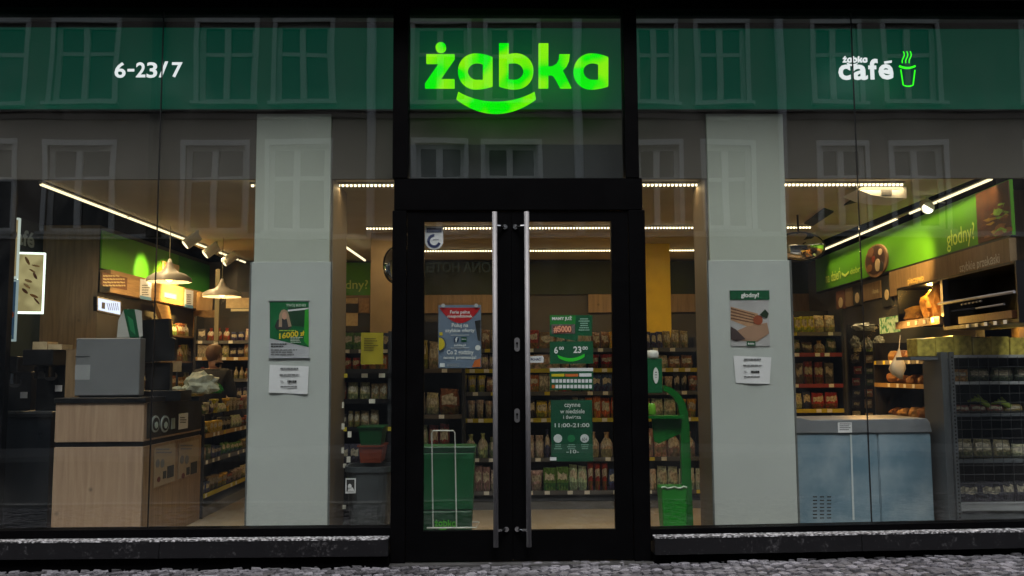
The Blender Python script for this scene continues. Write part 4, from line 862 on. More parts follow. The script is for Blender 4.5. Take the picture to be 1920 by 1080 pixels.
    m = MB(); m.pxr(P, 82, 645, 108, 655, -.28, -.08, CREAMP); tag(m.build('paper_box'), 'flat pale paper box on the coffee machine beside the wooden column', 'box')
    m = MB(); Y = .63; m.box(X_(102, Y), X_(138, Y), Y + .2, Y + .28, Z_(757, Y), Z_(650, Y), OAKD); tag(m.build('wooden_column'), 'short brown wooden column between coffee machine and grey display', 'column')
    # impulse display along counter
    S = Plane((X_(268, .55, 870) + .02, 0, 0), (0, 1, 0)); zs = [Z_(y, 2.05) for y in (925, 862, 812)]
    shelving('open low impulse shelf with sweets and snacks running back from the counter', 'shelf unit', 'impulse_shelf', S, 2.1, 4.6, .35, zs, Z_(775, 2.05), rg, [RAILY, RAIL, M('oak_rail', (.35, .22, .08), .5)], tags=.14)
    x = S.o.x
    for i, z in enumerate(zs + [Z_(775, 2.05)]):
        fill_row((x - .02, 2.12, z), (x - .02, 4.58, z), (-1, 0, 0), f"the {['lowest', 'second', 'third', 'uppermost'][i]} level of the low counter shelf", ['snack_bag', 'carton', 'tub'], 'snack', (.09, .15), (.1, .17), f"sweets on the {['lowest', 'second', 'third', 'uppermost'][i]} level of the low shelf", rg)
    # rear left shelves
    P = Fr(4.9); u0, u1 = X_(366, 4.9), X_(500, 4.9); zs = [Z_(y, 4.9) for y in (900, 850, 790, 747, 708, 668, 637)]
    shelving('tall dim shelf unit at the rear left, between the amber post and the pillar', 'shelf unit', 'wall_shelf', P, u0, u1, .35, zs, Z_(590, 4.9), rg, [RAIL, M('oak_rail', (.35, .22, .08), .5)], tags=.13)
    for i, z in enumerate(zs[2:]): fill_row((u0, 4.92, z), (u1, 4.92, z), (0, 1, 0), f"the {['fifth', 'fourth', 'third', 'second', 'top'][i]} shelf of the rear left unit", ['jar', 'carton', 'bottle', 'snack_bag'], 'dark' if i != 4 else 'snack', (.12, .19), (.07, .12), 'goods on the rear left shelf unit', rg)
    t = thing('hanging_signs', 'cream and green category boards above the rear left shelves', 'sign board', P.px(445, 590))
    for a, y0, b, y1, mt in ((425, 559, 470, 578, CREAMP), (434, 579, 468, 584, M('pale_strip', (.5, .45, .3), .5)), (370, 548, 400, 582, OAKD), (446, 500, 478, 548, INK), (404, 505, 412, 640, M('pale_post', (.2, .18, .12), .6))):
        m = MB(); m.pxr(P, a, y0, b, y1, .01, .03, mt); m.build('board', parent=t)
    # things on counter top at right
    zc = zt + .047
    def at_top(px, Y): p = at(px, 745, Y); return Vector((p.x, Y, zc))
    film = M('translucent_plastic_bag', (.45, .5, .42), .25, var=.35, scale=14)
    def blob(nm, lb, cat, c, r, mt, seed, sub=3, amp=.25):
        import bmesh
        from mathutils import noise
        bm = bmesh.new(); bmesh.ops.create_icosphere(bm, subdivisions=sub, radius=1)
        for v in bm.verts:
            n = 1 + amp * noise.noise(v.co * 2.2 + Vector((seed, 0, 0))) + amp * .5 * noise.noise(v.co * 6 + Vector((seed, 3, 0)))
            v.co = Vector((v.co.x * n * r[0], v.co.y * n * r[1], max(-.75, v.co.z * n) * r[2] + .75 * r[2]))
        me = bpy.data.meshes.new(nm); bm.to_mesh(me); bm.free(); me.materials.append(mt)
        for p in me.polygons: p.use_smooth = sub > 2 and amp < .3
        o = bpy.data.objects.new(nm, me); COL.objects.link(o); o.location = c; return tag(o, lb, cat)
    global BLOB; BLOB = blob
    blob('plastic_bag', 'whitish see-through shopping bag bulging on the counter beside the cashier', 'bag', at_top(375, 1.75), (.17, .12, .11), film, 2, amp=.5)
    blob('plastic_bag', 'small crumpled white bag lying just left of the bulging shopping bag', 'bag', at_top(334, 1.6), (.07, .07, .04), film, 5, amp=.6)
    blob('snack_packet', 'shiny yellow green packet next to the shopping bag', 'packet', at_top(388, 1.9) + Vector((.02, 0, 0)), (.05, .05, .05), M('yellow_green_foil', (.35, .45, .05), .2, .3), 8, amp=.5)
    blob('snack_packet', 'shiny deep green packet right of the yellow green one', 'packet', at_top(404, 2.0) + Vector((.02, 0, 0)), (.05, .05, .055), M('green_foil', (.01, .25, .04), .2, .3), 9, amp=.5)
    m = MB(); P = Fr(1.7); m.pxr(P, 323, 677, 340, 697, -.01, 0, CREAMP); m.pxr(P, 329, 697, 333, 748, -.01, -.003, DARKG); tag(m.build('card_holder'), 'small cream card on a stem beside the black till', 'card holder')
    m = MB(); P = Fr(1.3); m.pxr(P, 311, 739, 372, 743, -.15, 0, M('brass_edge', (.5, .3, .05), .2, .8)); m.pxr(P, 311, 744, 372, 752, -.15, -.02, BLACKP); tag(m.build('glass_tray'), 'low tray with a brass edge on the counter right of the till', 'tray')
    P = Plane(LW.p(0, 0, .2), LW.U)
    m = MB(); m.pxpoly(P, [(293, 568), (317, 574), (324, 610), (309, 612)], -.05, 0, OAKW); tag(m.build('wooden_board'), 'tilted light wooden board leaning in the back bar', 'board')
    for i, z in enumerate((1.31, 1.65, 1.98)):
        A = LW.p(.75, z - .01, .18); B = LW.p(u1_ if False else 2.35, z - .01, .18)
        fill_row(A, B, LW.N * -1, f"the {['lower', 'middle', 'upper'][i]} back bar shelf", ['bottle', 'carton', 'jar'], 'warm', (.12, .22), (.06, .11), 'goods on the back bar shelves', rg)
left_side()
def centre_left():
    # rack with yellow notice between pillar and door
    P = Fr(1.1); u0, u1 = X_(634, 1.1), X_(744, 1.1); zs = [Z_(y, 1.1) for y in (945, 868, 800, 748, 700)]
    t = shelving('tall black cabinet rack with dim goods between the left pillar and the door', 'shelf unit', 'black_rack', P, u0, u1, .4, zs, Z_(520, 1.1) if False else Z_(690, 1.1), rg, [BLACKP], tags=.16)
    m = MB(); m.rect(P, u0 - .01, FL, u0 + .02, Z_(620, 1.1), -.02, .0, DARKG); m.rect(P, u1 - .08, FL, u1 - .03, Z_(620, 1.1), -.02, .0, DARKG); m.build('post', parent=t)
    for i, z in enumerate(zs[1:4]): fill_row((u0, 1.13, z), (u1 - .08, 1.13, z), (0, 1, 0), f"the {['lower', 'middle', 'upper'][i]} shelf of the black rack", ['jar', 'snack_bag', 'carton'], 'dark', (.12, .18), (.07, .12), 'goods on the black rack', rg)
    for k, (x, y) in enumerate(((642, 845), (654, 862), (643, 800), (656, 815), (642, 760))):
        m = MB(); PP = Fr(1.0); m.pxr(PP, x - 4, y - 6, x + 3, y + 5, .0, .004, M('price_card', (0, 0, 0))); tag(m.build('price_card'), f"{['lower', 'lowest', 'middle', 'fourth', 'topmost'][k]} small white price card along the left post of the black rack", 'price card', 'price cards on the black rack post')
    P = Fr(1.0)
    m = MB(); a, b = P.uv(677, 624), P.uv(718, 683); n = 8; mt = M('yellow_paper', (.42, .36, .015), .7, var=.1)
    for i in range(n):
        f0, f1 = i / n, (i + 1) / n; y0, y1 = P.o.y - .01 * math.sin(f0 * 5), P.o.y - .01 * math.sin(f1 * 5)
        xa, xb = a[0] + (b[0] - a[0]) * f0, a[0] + (b[0] - a[0]) * f1
        m.hexa([(xa, y0, b[1]), (xb, y1, b[1]), (xb, y1 + .002, b[1]), (xa, y0 + .002, b[1]), (xa, y0, a[1]), (xb, y1, a[1]), (xb, y1 + .002, a[1]), (xa, y0 + .002, a[1])], mt)
    o = thing('yellow_notice', 'yellow paper notice with faint print taped between pillar and door', 'notice', P.px(698, 683)); m.build('sheet', parent=o)
    m = MB(); lines(m, P, 683, 634, 711, 660, 6, M('olive_ink', (.15, .13, .01), .6, var=0), .014, seed=12); m.build('print', parent=o)
    # bottle shelf behind
    P = Fr(4.0); u0, u1 = X_(640, 4), X_(700, 4); zs = [Z_(y, 4) for y in (656, 695, 735)]
    shelving('narrow lit bottle shelf left of the beige column', 'shelf unit', 'bottle_shelf', P, u0, u1, .3, zs, Z_(617, 4), rg, [M('orange_rail', (.45, .15, .02), .5), RAIL], tags=.2)
    for i, z in enumerate(zs): fill_row((u0, 4.02, z), (u1, 4.02, z), (0, 1, 0), f"the {['top', 'middle', 'lower'][i]} shelf of the narrow bottle unit", ['bottle'], 'warm' if i == 0 else 'dark', (.17, .21), (.06, .08), 'bottles left of the beige column', rg)
    # bin
    P = Fr(.62); t = thing('waste_bin', 'dark grey tapered bin with a small black and white sticker left of the door', 'bin', P.px(688, 985))
    c = P.px(688, 985); m = MB(); zt = P.uv(688, 886)[1]; rw = abs(P.uv(732, 900)[0] - P.uv(644, 900)[0]) / 2
    pr = [(.76, FL), (.8, FL + .05), (1, zt), (1.06, zt), (1.06, zt + .045), (.96, zt + .045), (.94, zt)]
    k = 24; vs = []
    for s, z in pr:
        for j in range(k):
            a = 2 * math.pi * j / k; ca, sa = math.cos(a), math.sin(a); e = .55
            vs.append((c.x + rw * s * math.copysign(abs(ca) ** e, ca), c.y + .2 + .2 * s * math.copysign(abs(sa) ** e, sa), z))
    fs = [(q * k + j, q * k + (j + 1) % k, (q + 1) * k + (j + 1) % k, (q + 1) * k + j) for q in range(len(pr) - 1) for j in range(k)] + [tuple(range(k - 1, -1, -1)), tuple(range((len(pr) - 1) * k, len(pr) * k))]
    m.add(vs, fs, M('bin_plastic', (.05, .058, .065), .4)); m.build('tub', parent=t, smooth=False, bevel=0)
    P2 = Fr(.6); m = MB(); m.pxr(P2, 648, 897, 667, 925, 0, .004, PAPER); s = m.build('sticker', parent=t)
    m = MB(); m.pxr(P2, 650, 899, 665, 921, .005, .007, INK); m.pxdisc(P2, 656, 912, 3.5, 5, .0075, .009, PAPER); m.pxpoly(P2, [(652, 921), (654, 914), (662, 914), (665, 921)], .0075, .009, PAPER); m.build('picture', parent=s)
    # baskets, base colours darkened for the shade they stand in
    for k, (y0, y1, mt, lb) in enumerate(((838, 868, M('shaded_orange_red_plastic', (.16, .025, .006), .4), 'orange red plastic crate standing on the grey bin'), (803, 836, M('shaded_green_plastic', (.002, .05, .012), .4), 'green plastic basket stacked on the orange red crate'))):
        P = Fr(.7); t = thing('crate', lb, 'crate', P.px(695, y1)); a = P.uv(672, y1); b = P.uv(718, y0); y = .7
        m = MB(); i_ = .02
        m.hexa([(a[0] + i_, y, a[1]), (b[0] - i_, y, a[1]), (b[0] - i_, y + .3, a[1]), (a[0] + i_, y + .3, a[1]), (a[0], y - .01, b[1]), (b[0], y - .01, b[1]), (b[0], y + .32, b[1]), (a[0], y + .32, b[1])], mt); m.build('body', parent=t)
        m = MB(); m.box(a[0] - .01, b[0] + .01, y - .022, y + .33, b[1] + .001, b[1] + .014, mt); m.build('rim', parent=t)
centre_left()
def door_things():
    P = Fr(.03)        # inner face of the door glass
    # blue promo poster
    t = thing('promo_poster', 'slate blue promotion poster with a red arc hanging inside the left door leaf', 'poster', P.px(863, 690))
    m = MB(); m.pxr(P, 822, 572, 902, 690, -.003, 0, BLUEG); m.build('sheet', parent=t)
    m = MB(); m.pxpoly(P, qb((824, 577), (863, 635), (901, 577), 14) , .001, .003, RED); m.build('red_arc', parent=t)
    m = MB(); m.pxr(P, 820, 568, 904, 692, .006, .008, ACRYL); m.build('plastic_sleeve', parent=t)
    for x in (831, 893): m = MB(); m.pxdisc(P, x, 573, 3.5, None, .009, .015, M('suction_cup', (.4, .42, .45), .2)); m.build('suction_cup', parent=t)
    tx = [('Ferie pełne', 844, 582, 881, 590), ('niespodzianek', 839, 590, 886, 597), ('Poluj na', 847, 606, 878, 616), ('szybkie oferty', 835, 616, 890, 625), ('zabka.pl', 851, 645, 873, 650.5), ('Co 2 godziny', 838, 656, 888, 667), ('nowa promocja!', 832, 667, 893, 675)]
    for s, *b in tx: T(P, s, b, PWHITE, 'words', t, .005, .018)
    m = MB()
    for y in (628, 652): m.pxr(P, 845, y, 880, y + .8, .002, .004, PWHITE)
    m.build('rule', parent=t)
    m = MB(); m.pxdisc(P, 855.5, 637, 5, None, .002, .004, M('navy_print', (.03, .06, .14), .5)); text(m, 'f', P, 853.5, 632.5, 858, 641.5, .006, PWHITE, .03); m.build('round_icon', parent=t)
    m = MB(); m.pxr(P, 865, 632, 875, 641, .002, .004, PGREEN); text(m, 'żabka', P, 866, 634.5, 874, 637, .006, PWHITE, .02); m.build('square_icon', parent=t)
    m = MB(); m.pxdisc(P, 823, 646, 14, 15, .0012, .0035, M('dark_blue_pr', (.06, .08, .12), .5), a0=-90, a1=90); m.pxdisc(P, 823, 645, 11, 12, .0036, .0045, YEL, a0=-90, a1=90); m.pxr(P, 824, 623, 830, 629, .002, .004, YEL); m.build('yellow_picture', parent=t)
    m = MB(); m.pxpoly(P, [(890, 602), (901, 600), (901, 640), (896, 638)], .002, .004, INK); m.pxdisc(P, 896, 652, 5, 5, .003, .0045, PWHITE); m.pxpoly(P, [(885, 688), (890, 676), (901, 672), (901, 688)], .003, .0045, ORG); m.build('goods_picture', parent=t)
    m = MB(); m.pxr(P, 825, 681, 834, 688, .002, .004, PAPER); lines(m, P, 838, 682, 868, 688, 3, M('pale_grey_ink', (.4, .42, .46), .6, var=0), .004, seed=9); m.build('small_print', parent=t)
    # certificate sticker
    t = thing('certificate_sticker', 'white shield sticker with a dark blue ring atop the left door leaf', 'sticker', P.px(814, 468))
    m = MB(); m.pxpoly(P, [(797, 425), (831, 425), (831, 455)] + [(814 + 17 * math.cos(R(a)), 453 + 15 * math.sin(R(a))) for a in range(10, 171, 16)] + [(797, 455)], 0, .003, PAPER); m.build('shield', parent=t)
    nv = M('navy_ink', (.02, .03, .12), .5, var=0)
    m = MB(); m.pxr(P, 800, 428, 828, 436, .004, .006, nv); 
    pts = [(814 + 13 * math.cos(R(a)), 452 - 13 * math.sin(R(a))) for a in range(85, 346, 15)] + [(814 + 8 * math.cos(R(a)), 452 - 8 * math.sin(R(a))) for a in range(345, 84, -15)]
    m.pxpoly(P, pts, .004, .006, nv); text(m, 'polska', P, 812, 448, 823, 451, .006, nv, .02); m.build('print', parent=t)
    # right leaf stickers
    t = thing('campaign_sticker', 'green sticker reading MAMY JUZ #5000, topmost on the right door leaf', 'sticker', P.px(1070, 630))
    m = MB(); m.pxpoly(P, [(1031, 591), (1111, 591), (1110, 630), (1084, 629), (1083, 640), (1062, 636), (1031, 630)], 0, .003, PGREEN); m.pxr(P, 1031, 591, 1079, 609, .0032, .0042, M('leaf_green_print', (.012, .2, .03), .4)); m.build('sheet', parent=t)
    m = MB(); m.pxr(P, 1034, 608, 1078, 626, .0044, .0054, M('dark_crowd_print', (.12, .10, .09), .5, var=.7, scale=80)); m.build('crowd_picture', parent=t)
    T(P, 'MAMY JUŻ', (1035, 592.5, 1072, 602), PWHITE, 'words', t, .007, .035)
    m = MB(); m.pxpoly(P, [(1037, 612), (1071, 610), (1072, 624), (1038, 626)], .0056, .0062, M('dark_red_print', (.12, .02, .01), .5)); text(m, '#5000', P, 1038, 611, 1071, 624, .007, M('peach_print', (.85, .36, .22), .5, var=0), .04); m.build('number', parent=t)
    m = MB(); lines(m, P, 1084, 597, 1106, 622, 6, M('pale_green_ink', (.3, .5, .4), .6, var=0), .005, center=True, seed=3); m.build('small_print', parent=t)
    t = thing('hours_sticker', 'dark green opening hours sticker with 6:00, 23:00 and a lime smile', 'sticker', P.px(1071, 682))
    m = MB(); m.pxr(P, 1031, 640, 1112, 682, 0, .003, PGREEN); m.build('sheet', parent=t)
    for s, *b in (('6', 1039, 650, 1046, 663), ('00', 1048, 650, 1057, 656), ('23', 1075, 649.5, 1090, 662), ('00', 1092, 649.5, 1102, 656)): T(P, s, b, PWHITE, 'digits', t, .006, .025)
    m = MB(); m.pxpoly(P, qb((1045, 665), (1071, 679), (1096, 663), 12) + qb((1096, 669), (1071, 686), (1047, 671), 12), .004, .006, LIME); m.build('smile', parent=t)
    t = thing('payment_sticker', 'small green card payment sticker with rows of tiny white icons', 'sticker', P.px(1071, 730))
    m = MB(); m.pxr(P, 1031, 690, 1112, 731, 0, .003, PGREEN); m.pxr(P, 1031, 690, 1112, 696, .004, .005, PAPER); m.build('sheet', parent=t)
    m = MB(); m.pxr(P, 1034, 701, 1058, 706, .004, .005, YEL); m.pxr(P, 1060, 701, 1084, 706, .004, .005, ORG); m.pxr(P, 1086, 700, 1109, 706, .004, .005, PAPER)
    for r_ in (711, 721.5):
        for k in range(11): m.pxr(P, 1034.5 + k * 7, r_, 1039.7 + k * 7, r_ + 6.5, .004, .005, ORG if (r_ > 715 and k == 0) else PAPER)
    m.build('icons', parent=t)
    t = thing('sunday_hours_poster', 'dark green Sunday opening poster in a clear sleeve, lowest on the right door leaf', 'poster', P.px(1072, 866))
    m = MB(); m.pxr(P, 1033, 750, 1111, 865, 0, .003, M('forest_green_print', (.01, .09, .045), .4)); m.build('sheet', parent=t)
    m = MB(); m.pxr(P, 1031, 740, 1113, 867, .008, .010, ACRYL); m.build('plastic_sleeve', parent=t)
    for s, *b in (('czynne', 1058, 757, 1088, 765.5), ('w niedziele', 1050, 767, 1096, 775), ('i święta', 1056, 778, 1089, 787), ('11:00-21:00', 1040, 793.5, 1105, 801), ('-10-', 1062, 843, 1085, 850)): T(P, s, b, PWHITE, 'words', t, .006, .014)
    m = MB(); m.pxdisc(P, 1046, 822, 8, None, .004, .006, PAPER); m.pxdisc(P, 1071, 822, 7, None, .004, .006, M('mid_green_print', (.02, .22, .08), .5)); m.pxdisc(P, 1096, 822, 8, None, .004, .006, PAPER); text(m, '60+', P, 1091, 820, 1101, 827, .008, GINK, .02); m.build('round_icon', parent=t)
    m = MB()
    for x in (1038, 1063, 1088): lines(m, P, x, 833, x + 17, 844, 3, M('pale_green_ink', (.3, .5, .4), .6, var=0), .006, center=True, seed=x)
    m.pxr(P, 1031, 857, 1043, 863, .011, .013, PAPER); m.build('small_print', parent=t)
    t = thing('push_sticker', 'small white sticker for pushing the door beside the right handle', 'sticker', P.px(1006, 680))
    m = MB(); m.pxpoly(P, [(994, 668), (1017, 667), (1019.5, 671), (1019, 680), (994, 680)], 0, .003, PAPER); text(m, 'PCHAĆ', P, 995, 670, 1014, 676, .005, nv, .03); m.build('sheet', parent=t)
    # wire stand + basket stack inside the left leaf
    P = Fr(.33); wr = M('white_wire', (.7, .72, .7), .35, .3, 0)
    t = thing('wire_stand', 'thin white wire stand in front of the green baskets behind the left door leaf', 'stand', P.px(832, 988))
    m = MB(); m.tube([P.px(812, 990), P.px(809.5, 812), P.px(812, 807.5), P.px(850, 807.5), P.px(853, 812), P.px(856, 990)], .0055, wr, k=8); m.build('loop', parent=t)
    b0, b1 = P.px(800, 990), P.px(893, 990); m = MB(); z = FL + .01
    m.tube([(b0.x, .33, b0.z), (b1.x, .33, b0.z), (b1.x + .02, .6, b0.z), (b0.x, .6, b0.z)], .006, wr, k=8); m.build('foot', parent=t)
    P = Fr(.45); t = thing('shopping_baskets', 'stack of green shopping baskets behind the left door leaf', 'basket', P.px(835, 985))
    def prism(a0, b0, y0, a1, b1, y1, mt, nm):
        A, B = P.uv(a0, y0), P.uv(b0, y0); C, D = P.uv(a1, y1), P.uv(b1, y1); m = MB()
        m.hexa([(C[0], .47, C[1]), (D[0], .47, C[1]), (D[0], .72, C[1]), (C[0], .72, C[1]), (A[0], .44, A[1]), (B[0], .44, A[1]), (B[0], .76, A[1]), (A[0], .76, A[1])], mt)
        return m.build(nm, parent=t, bevel=.008)
    prism(776, 890, 850, 780, 887, 958, DGREEN, 'basket'); prism(774, 893, 838, 775, 891, 849.5, M('basket_rim', (.006, .15, .05), .35), 'rim')
    o = prism(784, 886, 959, 789, 882, 1035, M('inner_basket_green', (.003, .06, .022), .45), 'lower_basket')
    m = MB()
    logo(None, Fr(.44), lambda x, y: (815 + (x - 163) * 40 / 972, 974 + (y - 235) * 13 / 240), .012, .018, M('lime_letter', (.06, .35, .02), .5, var=0), single=m); m.v = m.v; m.build('lettering', parent=o)
    # mirrors
door_things()
def mirror(lb, px, py, rw, rh, Y):
    c = at(px, py, Y); u = (Y + 7.2) / FPX; t = thing('convex_mirror', lb, 'mirror', c, 'convex security mirrors')
    m = MB(); k = 28; vs = []; n = 9
    for i in range(n + 1):
        a = R(90 * i / n); r = math.cos(a)
        for j in range(k): vs.append(c + Vector((rw * u * r * math.cos(2 * math.pi * j / k), -rw * u * .5 * math.sin(a), rh * u * r * math.sin(2 * math.pi * j / k))))
    fs = [(i * k + j, i * k + (j + 1) % k, (i + 1) * k + (j + 1) % k, (i + 1) * k + j) for i in range(n) for j in range(k)] + [tuple(range(k - 1, -1, -1))]
    m.add(vs, fs, M('mirror_dome', (.75, .75, .75), .03, 1, 0)); m.build('dome', parent=t, smooth=True)
    m = MB(); m.tube([c + Vector((rw * u * 1.02 * math.cos(a), 0, rh * u * 1.02 * math.sin(a))) for a in [2 * math.pi * j / 28 for j in range(29)]], .012, BLACKP, k=6); m.build('rim', parent=t)
    m = MB(); m.tube([c + Vector((0, .03, 0)), Vector((c.x, c.y + .05, ZC + .02))], .012, BLACKP, k=6); m.build('bracket', parent=t)
mirror('convex security mirror half hidden by the left door frame', 741, 497, 21, 33, 2.6)
mirror('wide convex security mirror right of the right pillar, under the ceiling', 1500, 463, 46, 27, 2.4)
def right_side():
    # sanitizer station
    P = Fr(.75)
    t = thing('sanitizer_stand', 'green hand hygiene stand with dispenser, tray and curved pole right of the door', 'stand', P.px(1290, 980))
    m = MB(); dgl = M('station_green', (.002, .13, .012), .35)
    pts = [(1244, 727), (1256, 732), (1268, 742), (1277, 756), (1282, 775), (1284, 800), (1287, 900), (1290, 986)]
    pp = [P.px(*q, -.02) for q in pts]; n = len(pp)
    for i in range(n - 1):
        w0 = .024 + .024 * i / n; w1 = .024 + .024 * (i + 1) / n
        def off(q, ww, j):
            d = (pp[min(j + 1, n - 1)] - pp[max(j - 1, 0)]).normalized(); return Vector((-d.z, 0, d.x)) * ww
        a, b = pp[i], pp[i + 1]; oa, ob = off(a, w0, i), off(b, w1, i + 1)
        m.hexa([b - ob + Vector((0, -.03, 0)), b + ob + Vector((0, -.03, 0)), b + ob + Vector((0, .03, 0)), b - ob + Vector((0, .03, 0)), a - oa + Vector((0, -.03, 0)), a + oa + Vector((0, -.03, 0)), a + oa + Vector((0, .03, 0)), a - oa + Vector((0, .03, 0))], dgl)
    m.build('pole', parent=t)
    m = MB(); m.pxr(P, 1206, 672, 1241, 737, -.06, .02, DGREEN); d = m.build('dispenser_board', parent=t, bevel=.004)
    m = MB(); m.pxdisc(P, 1229, 704, 5, 15, .021, .025, PWHITE); m.build('oval_label', parent=d)
    m = MB(); m.pxr(P, 1227.5, 697, 1230.5, 699, .0255, .027, GINK); m.pxr(P, 1227, 702, 1231, 703.5, .0255, .027, GINK); m.pxr(P, 1227.5, 707, 1230.5, 708, .0255, .027, GINK); m.build('pictogram', parent=d)
    c = P.px(1224, 672); m = MB(); m.lathe([(.05, 0), (.056, .01), (.056, .05), (.045, .068), (.01, .072)], c + Vector((0, .02, .001)), WHITE, k=16); m.build('bottle_top', parent=t, smooth=True)
    m = MB(); m.pxr(P, 1210, 779, 1279, 784, -.12, .08, dgl); m.build('tray', parent=t)
    m = MB(); m.pxpoly(P, [(1222, 785), (1279, 785), (1278, 812), (1235, 832), (1227, 828)], -.02, .0, dgl); m.build('bracket', parent=t)
    # bin
    t = thing('waste_bin', 'bright green bin with a clear liner at the foot of the hygiene stand', 'bin', P.px(1258, 980))
    A, B = P.uv(1234, 910), P.uv(1281, 910); C, D = P.uv(1240, 985), P.uv(1281, 985); m = MB()
    m.hexa([(C[0], .62, FL), (D[0], .62, FL), (D[0], .8, FL), (C[0], .8, FL), (A[0], .6, A[1]), (B[0], .6, A[1]), (B[0], .83, A[1]), (A[0], .83, A[1])], BGREEN); m.build('tub', parent=t, bevel=.01)
    m = MB(); z = A[1]; m.tube([(A[0] + (B[0] - A[0]) * i / 8, .598, z + .008 * math.sin(i * 2)) for i in range(9)], .008, M('liner_film', (.5, .6, .5), .3), k=6)
    P3 = Fr(.595); m.pxpoly(P3, [(1234, 908), (1252, 912), (1262, 908), (1281, 908), (1279, 920), (1268, 914), (1250, 920), (1236, 914)], 0, .003, glassmat('liner_clear', 1.7, (.8, .9, .8))); m.build('liner', parent=t)
    # small items on tray
    c = P.px(1222, 778); m = MB(); m.lathe([(.03, 0), (.036, .01), (.036, .08), (.03, .09), (.03, .1)], c, M('lime_pot', (.15, .4, .03), .3), k=14); tag(m.build('gel_pot', smooth=True), 'small lime green pot on the tray of the hygiene stand', 'pot')
    # side unit behind the right pillar
    P = Fr(2.9); u0, u1 = X_(1440, 2.9), X_(1580, 2.9); zs = [Z_(y, 2.9, 1500) for y in (830, 768, 721, 663, 624)]
    shelving('dark shelf unit of sauces and snacks between the right pillar and the packet stand', 'shelf unit', 'wall_shelf', P, u0, u1, .4, zs, Z_(582, 2.9), rg, [RAIL, RAILY, REDR, REDR, RAIL], tags=.1)
    for i, z in enumerate(zs): fill_row((u0, 2.93, z), (u1, 2.93, z), (0, 1, 0), f"the {['bottom', 'fourth', 'third', 'second', 'top'][i]} shelf right of the right pillar", [['carton'], ['snack_bag'], ['jar', 'carton'], ['bottle', 'jar', 'snack_bag'], ['carton', 'snack_bag']][i], 'snack' if i in (1, 4) else 'dark', [(.12, .2), (.15, .2), (.2, .27), (.13, .18), (.16, .22)][i], (.09, .13), 'goods on the unit behind the right pillar', rg)
    # packet stand with hooks
    P = Fr(3.4); u0, u1 = X_(1592, 3.4), X_(1682, 3.4); t = thing('hook_stand', 'black pegboard stand hung with small packets right of the sauce shelves', 'stand', P.p((u0 + u1) / 2, FL))
    m = MB(); m.rect(P, u0, FL, u1, Z_(612, 3.4), -.05, 0, BLACKP); m.build('pegboard', parent=t)
    rr = random.Random(5)
    for r_ in range(7):
        for c_ in range(4):
            x = 1600 + c_ * 23 + rr.uniform(-3, 3); y = 645 + r_ * 21; q = P.px(x, y, .1)
            m = MB(); m.tube([P.px(x, y - 3, 0), P.px(x, y - 3, .12)], .004, CHROME, k=5); m.build('hook', parent=t)
            o = pack('carton', rr.choice(['dark', 'dark', 'warm']), q - Vector((0, 0, .09)), .085, .02, .085 * rr.uniform(.8, 1.2), 0, f'small hanging packet, {ORD[c_]} from the left in the {ORD[r_]} row of the black hook stand', 'packets on the black hook stand')
    film = bpy.data.materials['translucent_plastic_bag']
    for k, (px, py, rx, rz) in enumerate(((1620, 612, .13, .05), (1603, 640, .05, .08), (1625, 642, .05, .08), (1648, 640, .06, .08))):
        c = at(px, py, 3.1); BLOB('plastic_bag', ['flat clear bag lying on top of the black hook stand', 'clear bag hanging left under the flat one on the hook stand', 'clear bag hanging in the middle under the flat one on the hook stand', 'clear bag hanging right under the flat one on the hook stand'][k], 'bag', c - Vector((0, 0, rz)), (rx, .06, rz), M('pale_film', (.25, .26, .24), .2, var=.4, scale=20), k * 3 + 1, amp=.5)
    # fridge picture with drinks
    P = Plane(RW.p(0, 0, .32), RW.U)
    m = MB(); m.pxr(P, 1649, 594, 1684, 624, -.02, 0, E('lit_shelf_graphic', (.5, .42, .12), .9, (.08, .16, .03), 22)); tag(m.build('lit_graphic'), 'small bright lit shelf picture left of the bread case', 'picture')
    # bakery wall units
    PB = Plane(RW.p(0, 0, .42), RW.U); u0 = PB.uv(1684, 600)[0]; u1 = PB.uv(1905, 500)[0]; um = PB.uv(1768, 600)[0]; ztop = RW.uv(1905, 440)[1] - .31
    t = thing('bread_case', 'black bread case with amber lit loaves under the bread lettering', 'display case', RW.p((u0 + um) / 2, FL, .2))
    def shell_(a, b, z0, z1, nm):
        m = MB(); m.rect(RW, a, z0, b, z0 + .03, .002, .42, BLACKP); m.rect(RW, a, z1 - .02, b, z1, .002, .42, BLACKP); m.rect(RW, a, z0 + .03, b, z1 - .02, .002, .02, BLACKP); m.rect(RW, a, z0 + .03, a + .02, z1 - .02, .02, .42, BLACKP); m.rect(RW, b - .02, z0 + .03, b, z1 - .02, .02, .42, BLACKP); return m.build(nm, parent=t)
    zb1 = PB.uv(1730, 608)[1]
    shell_(u0, um - .004, zb1, ztop, 'case'); PF = PB
    m = MB(); m.rect(PF, u0, zb1 - .02, um - .004, zb1 + .05, .002, .03, OAKD); tr = m.build('front_rail', parent=t)
    for k in range(4):
        u = u0 + (um - u0) * (.3 + .18 * k); m = MB(); m.rect(PF, u, zb1, u + .06, zb1 + .035, .031, .034, TAGM); m.build('price_tag', parent=tr)
    bread = M('golden_bread', (.6, .30, .06), .6, var=.4, scale=12, bump=.3)
    cc = lambda f, z: RW.p(u0 + (um - u0) * f, z, .25)
    z = zb1 + .032
    for k, (f, zz_, r) in enumerate(((.15, 0, (.16, .09, .10)), (.45, 0, (.12, .1, .17)), (.62, .0, (.10, .1, .22)), (.88, 0, (.1, .1, .12)))):
        o = BLOB('bread_loaf', ['golden loaf lying at the left end of the bread case', 'second golden loaf in the bread case', 'tall golden loaf in the middle of the bread case', 'golden roll at the right end of the bread case'][k], 'bread', cc(f, z), r, bread, k + 20, amp=.35); o['group'] = 'loaves in the bread case'
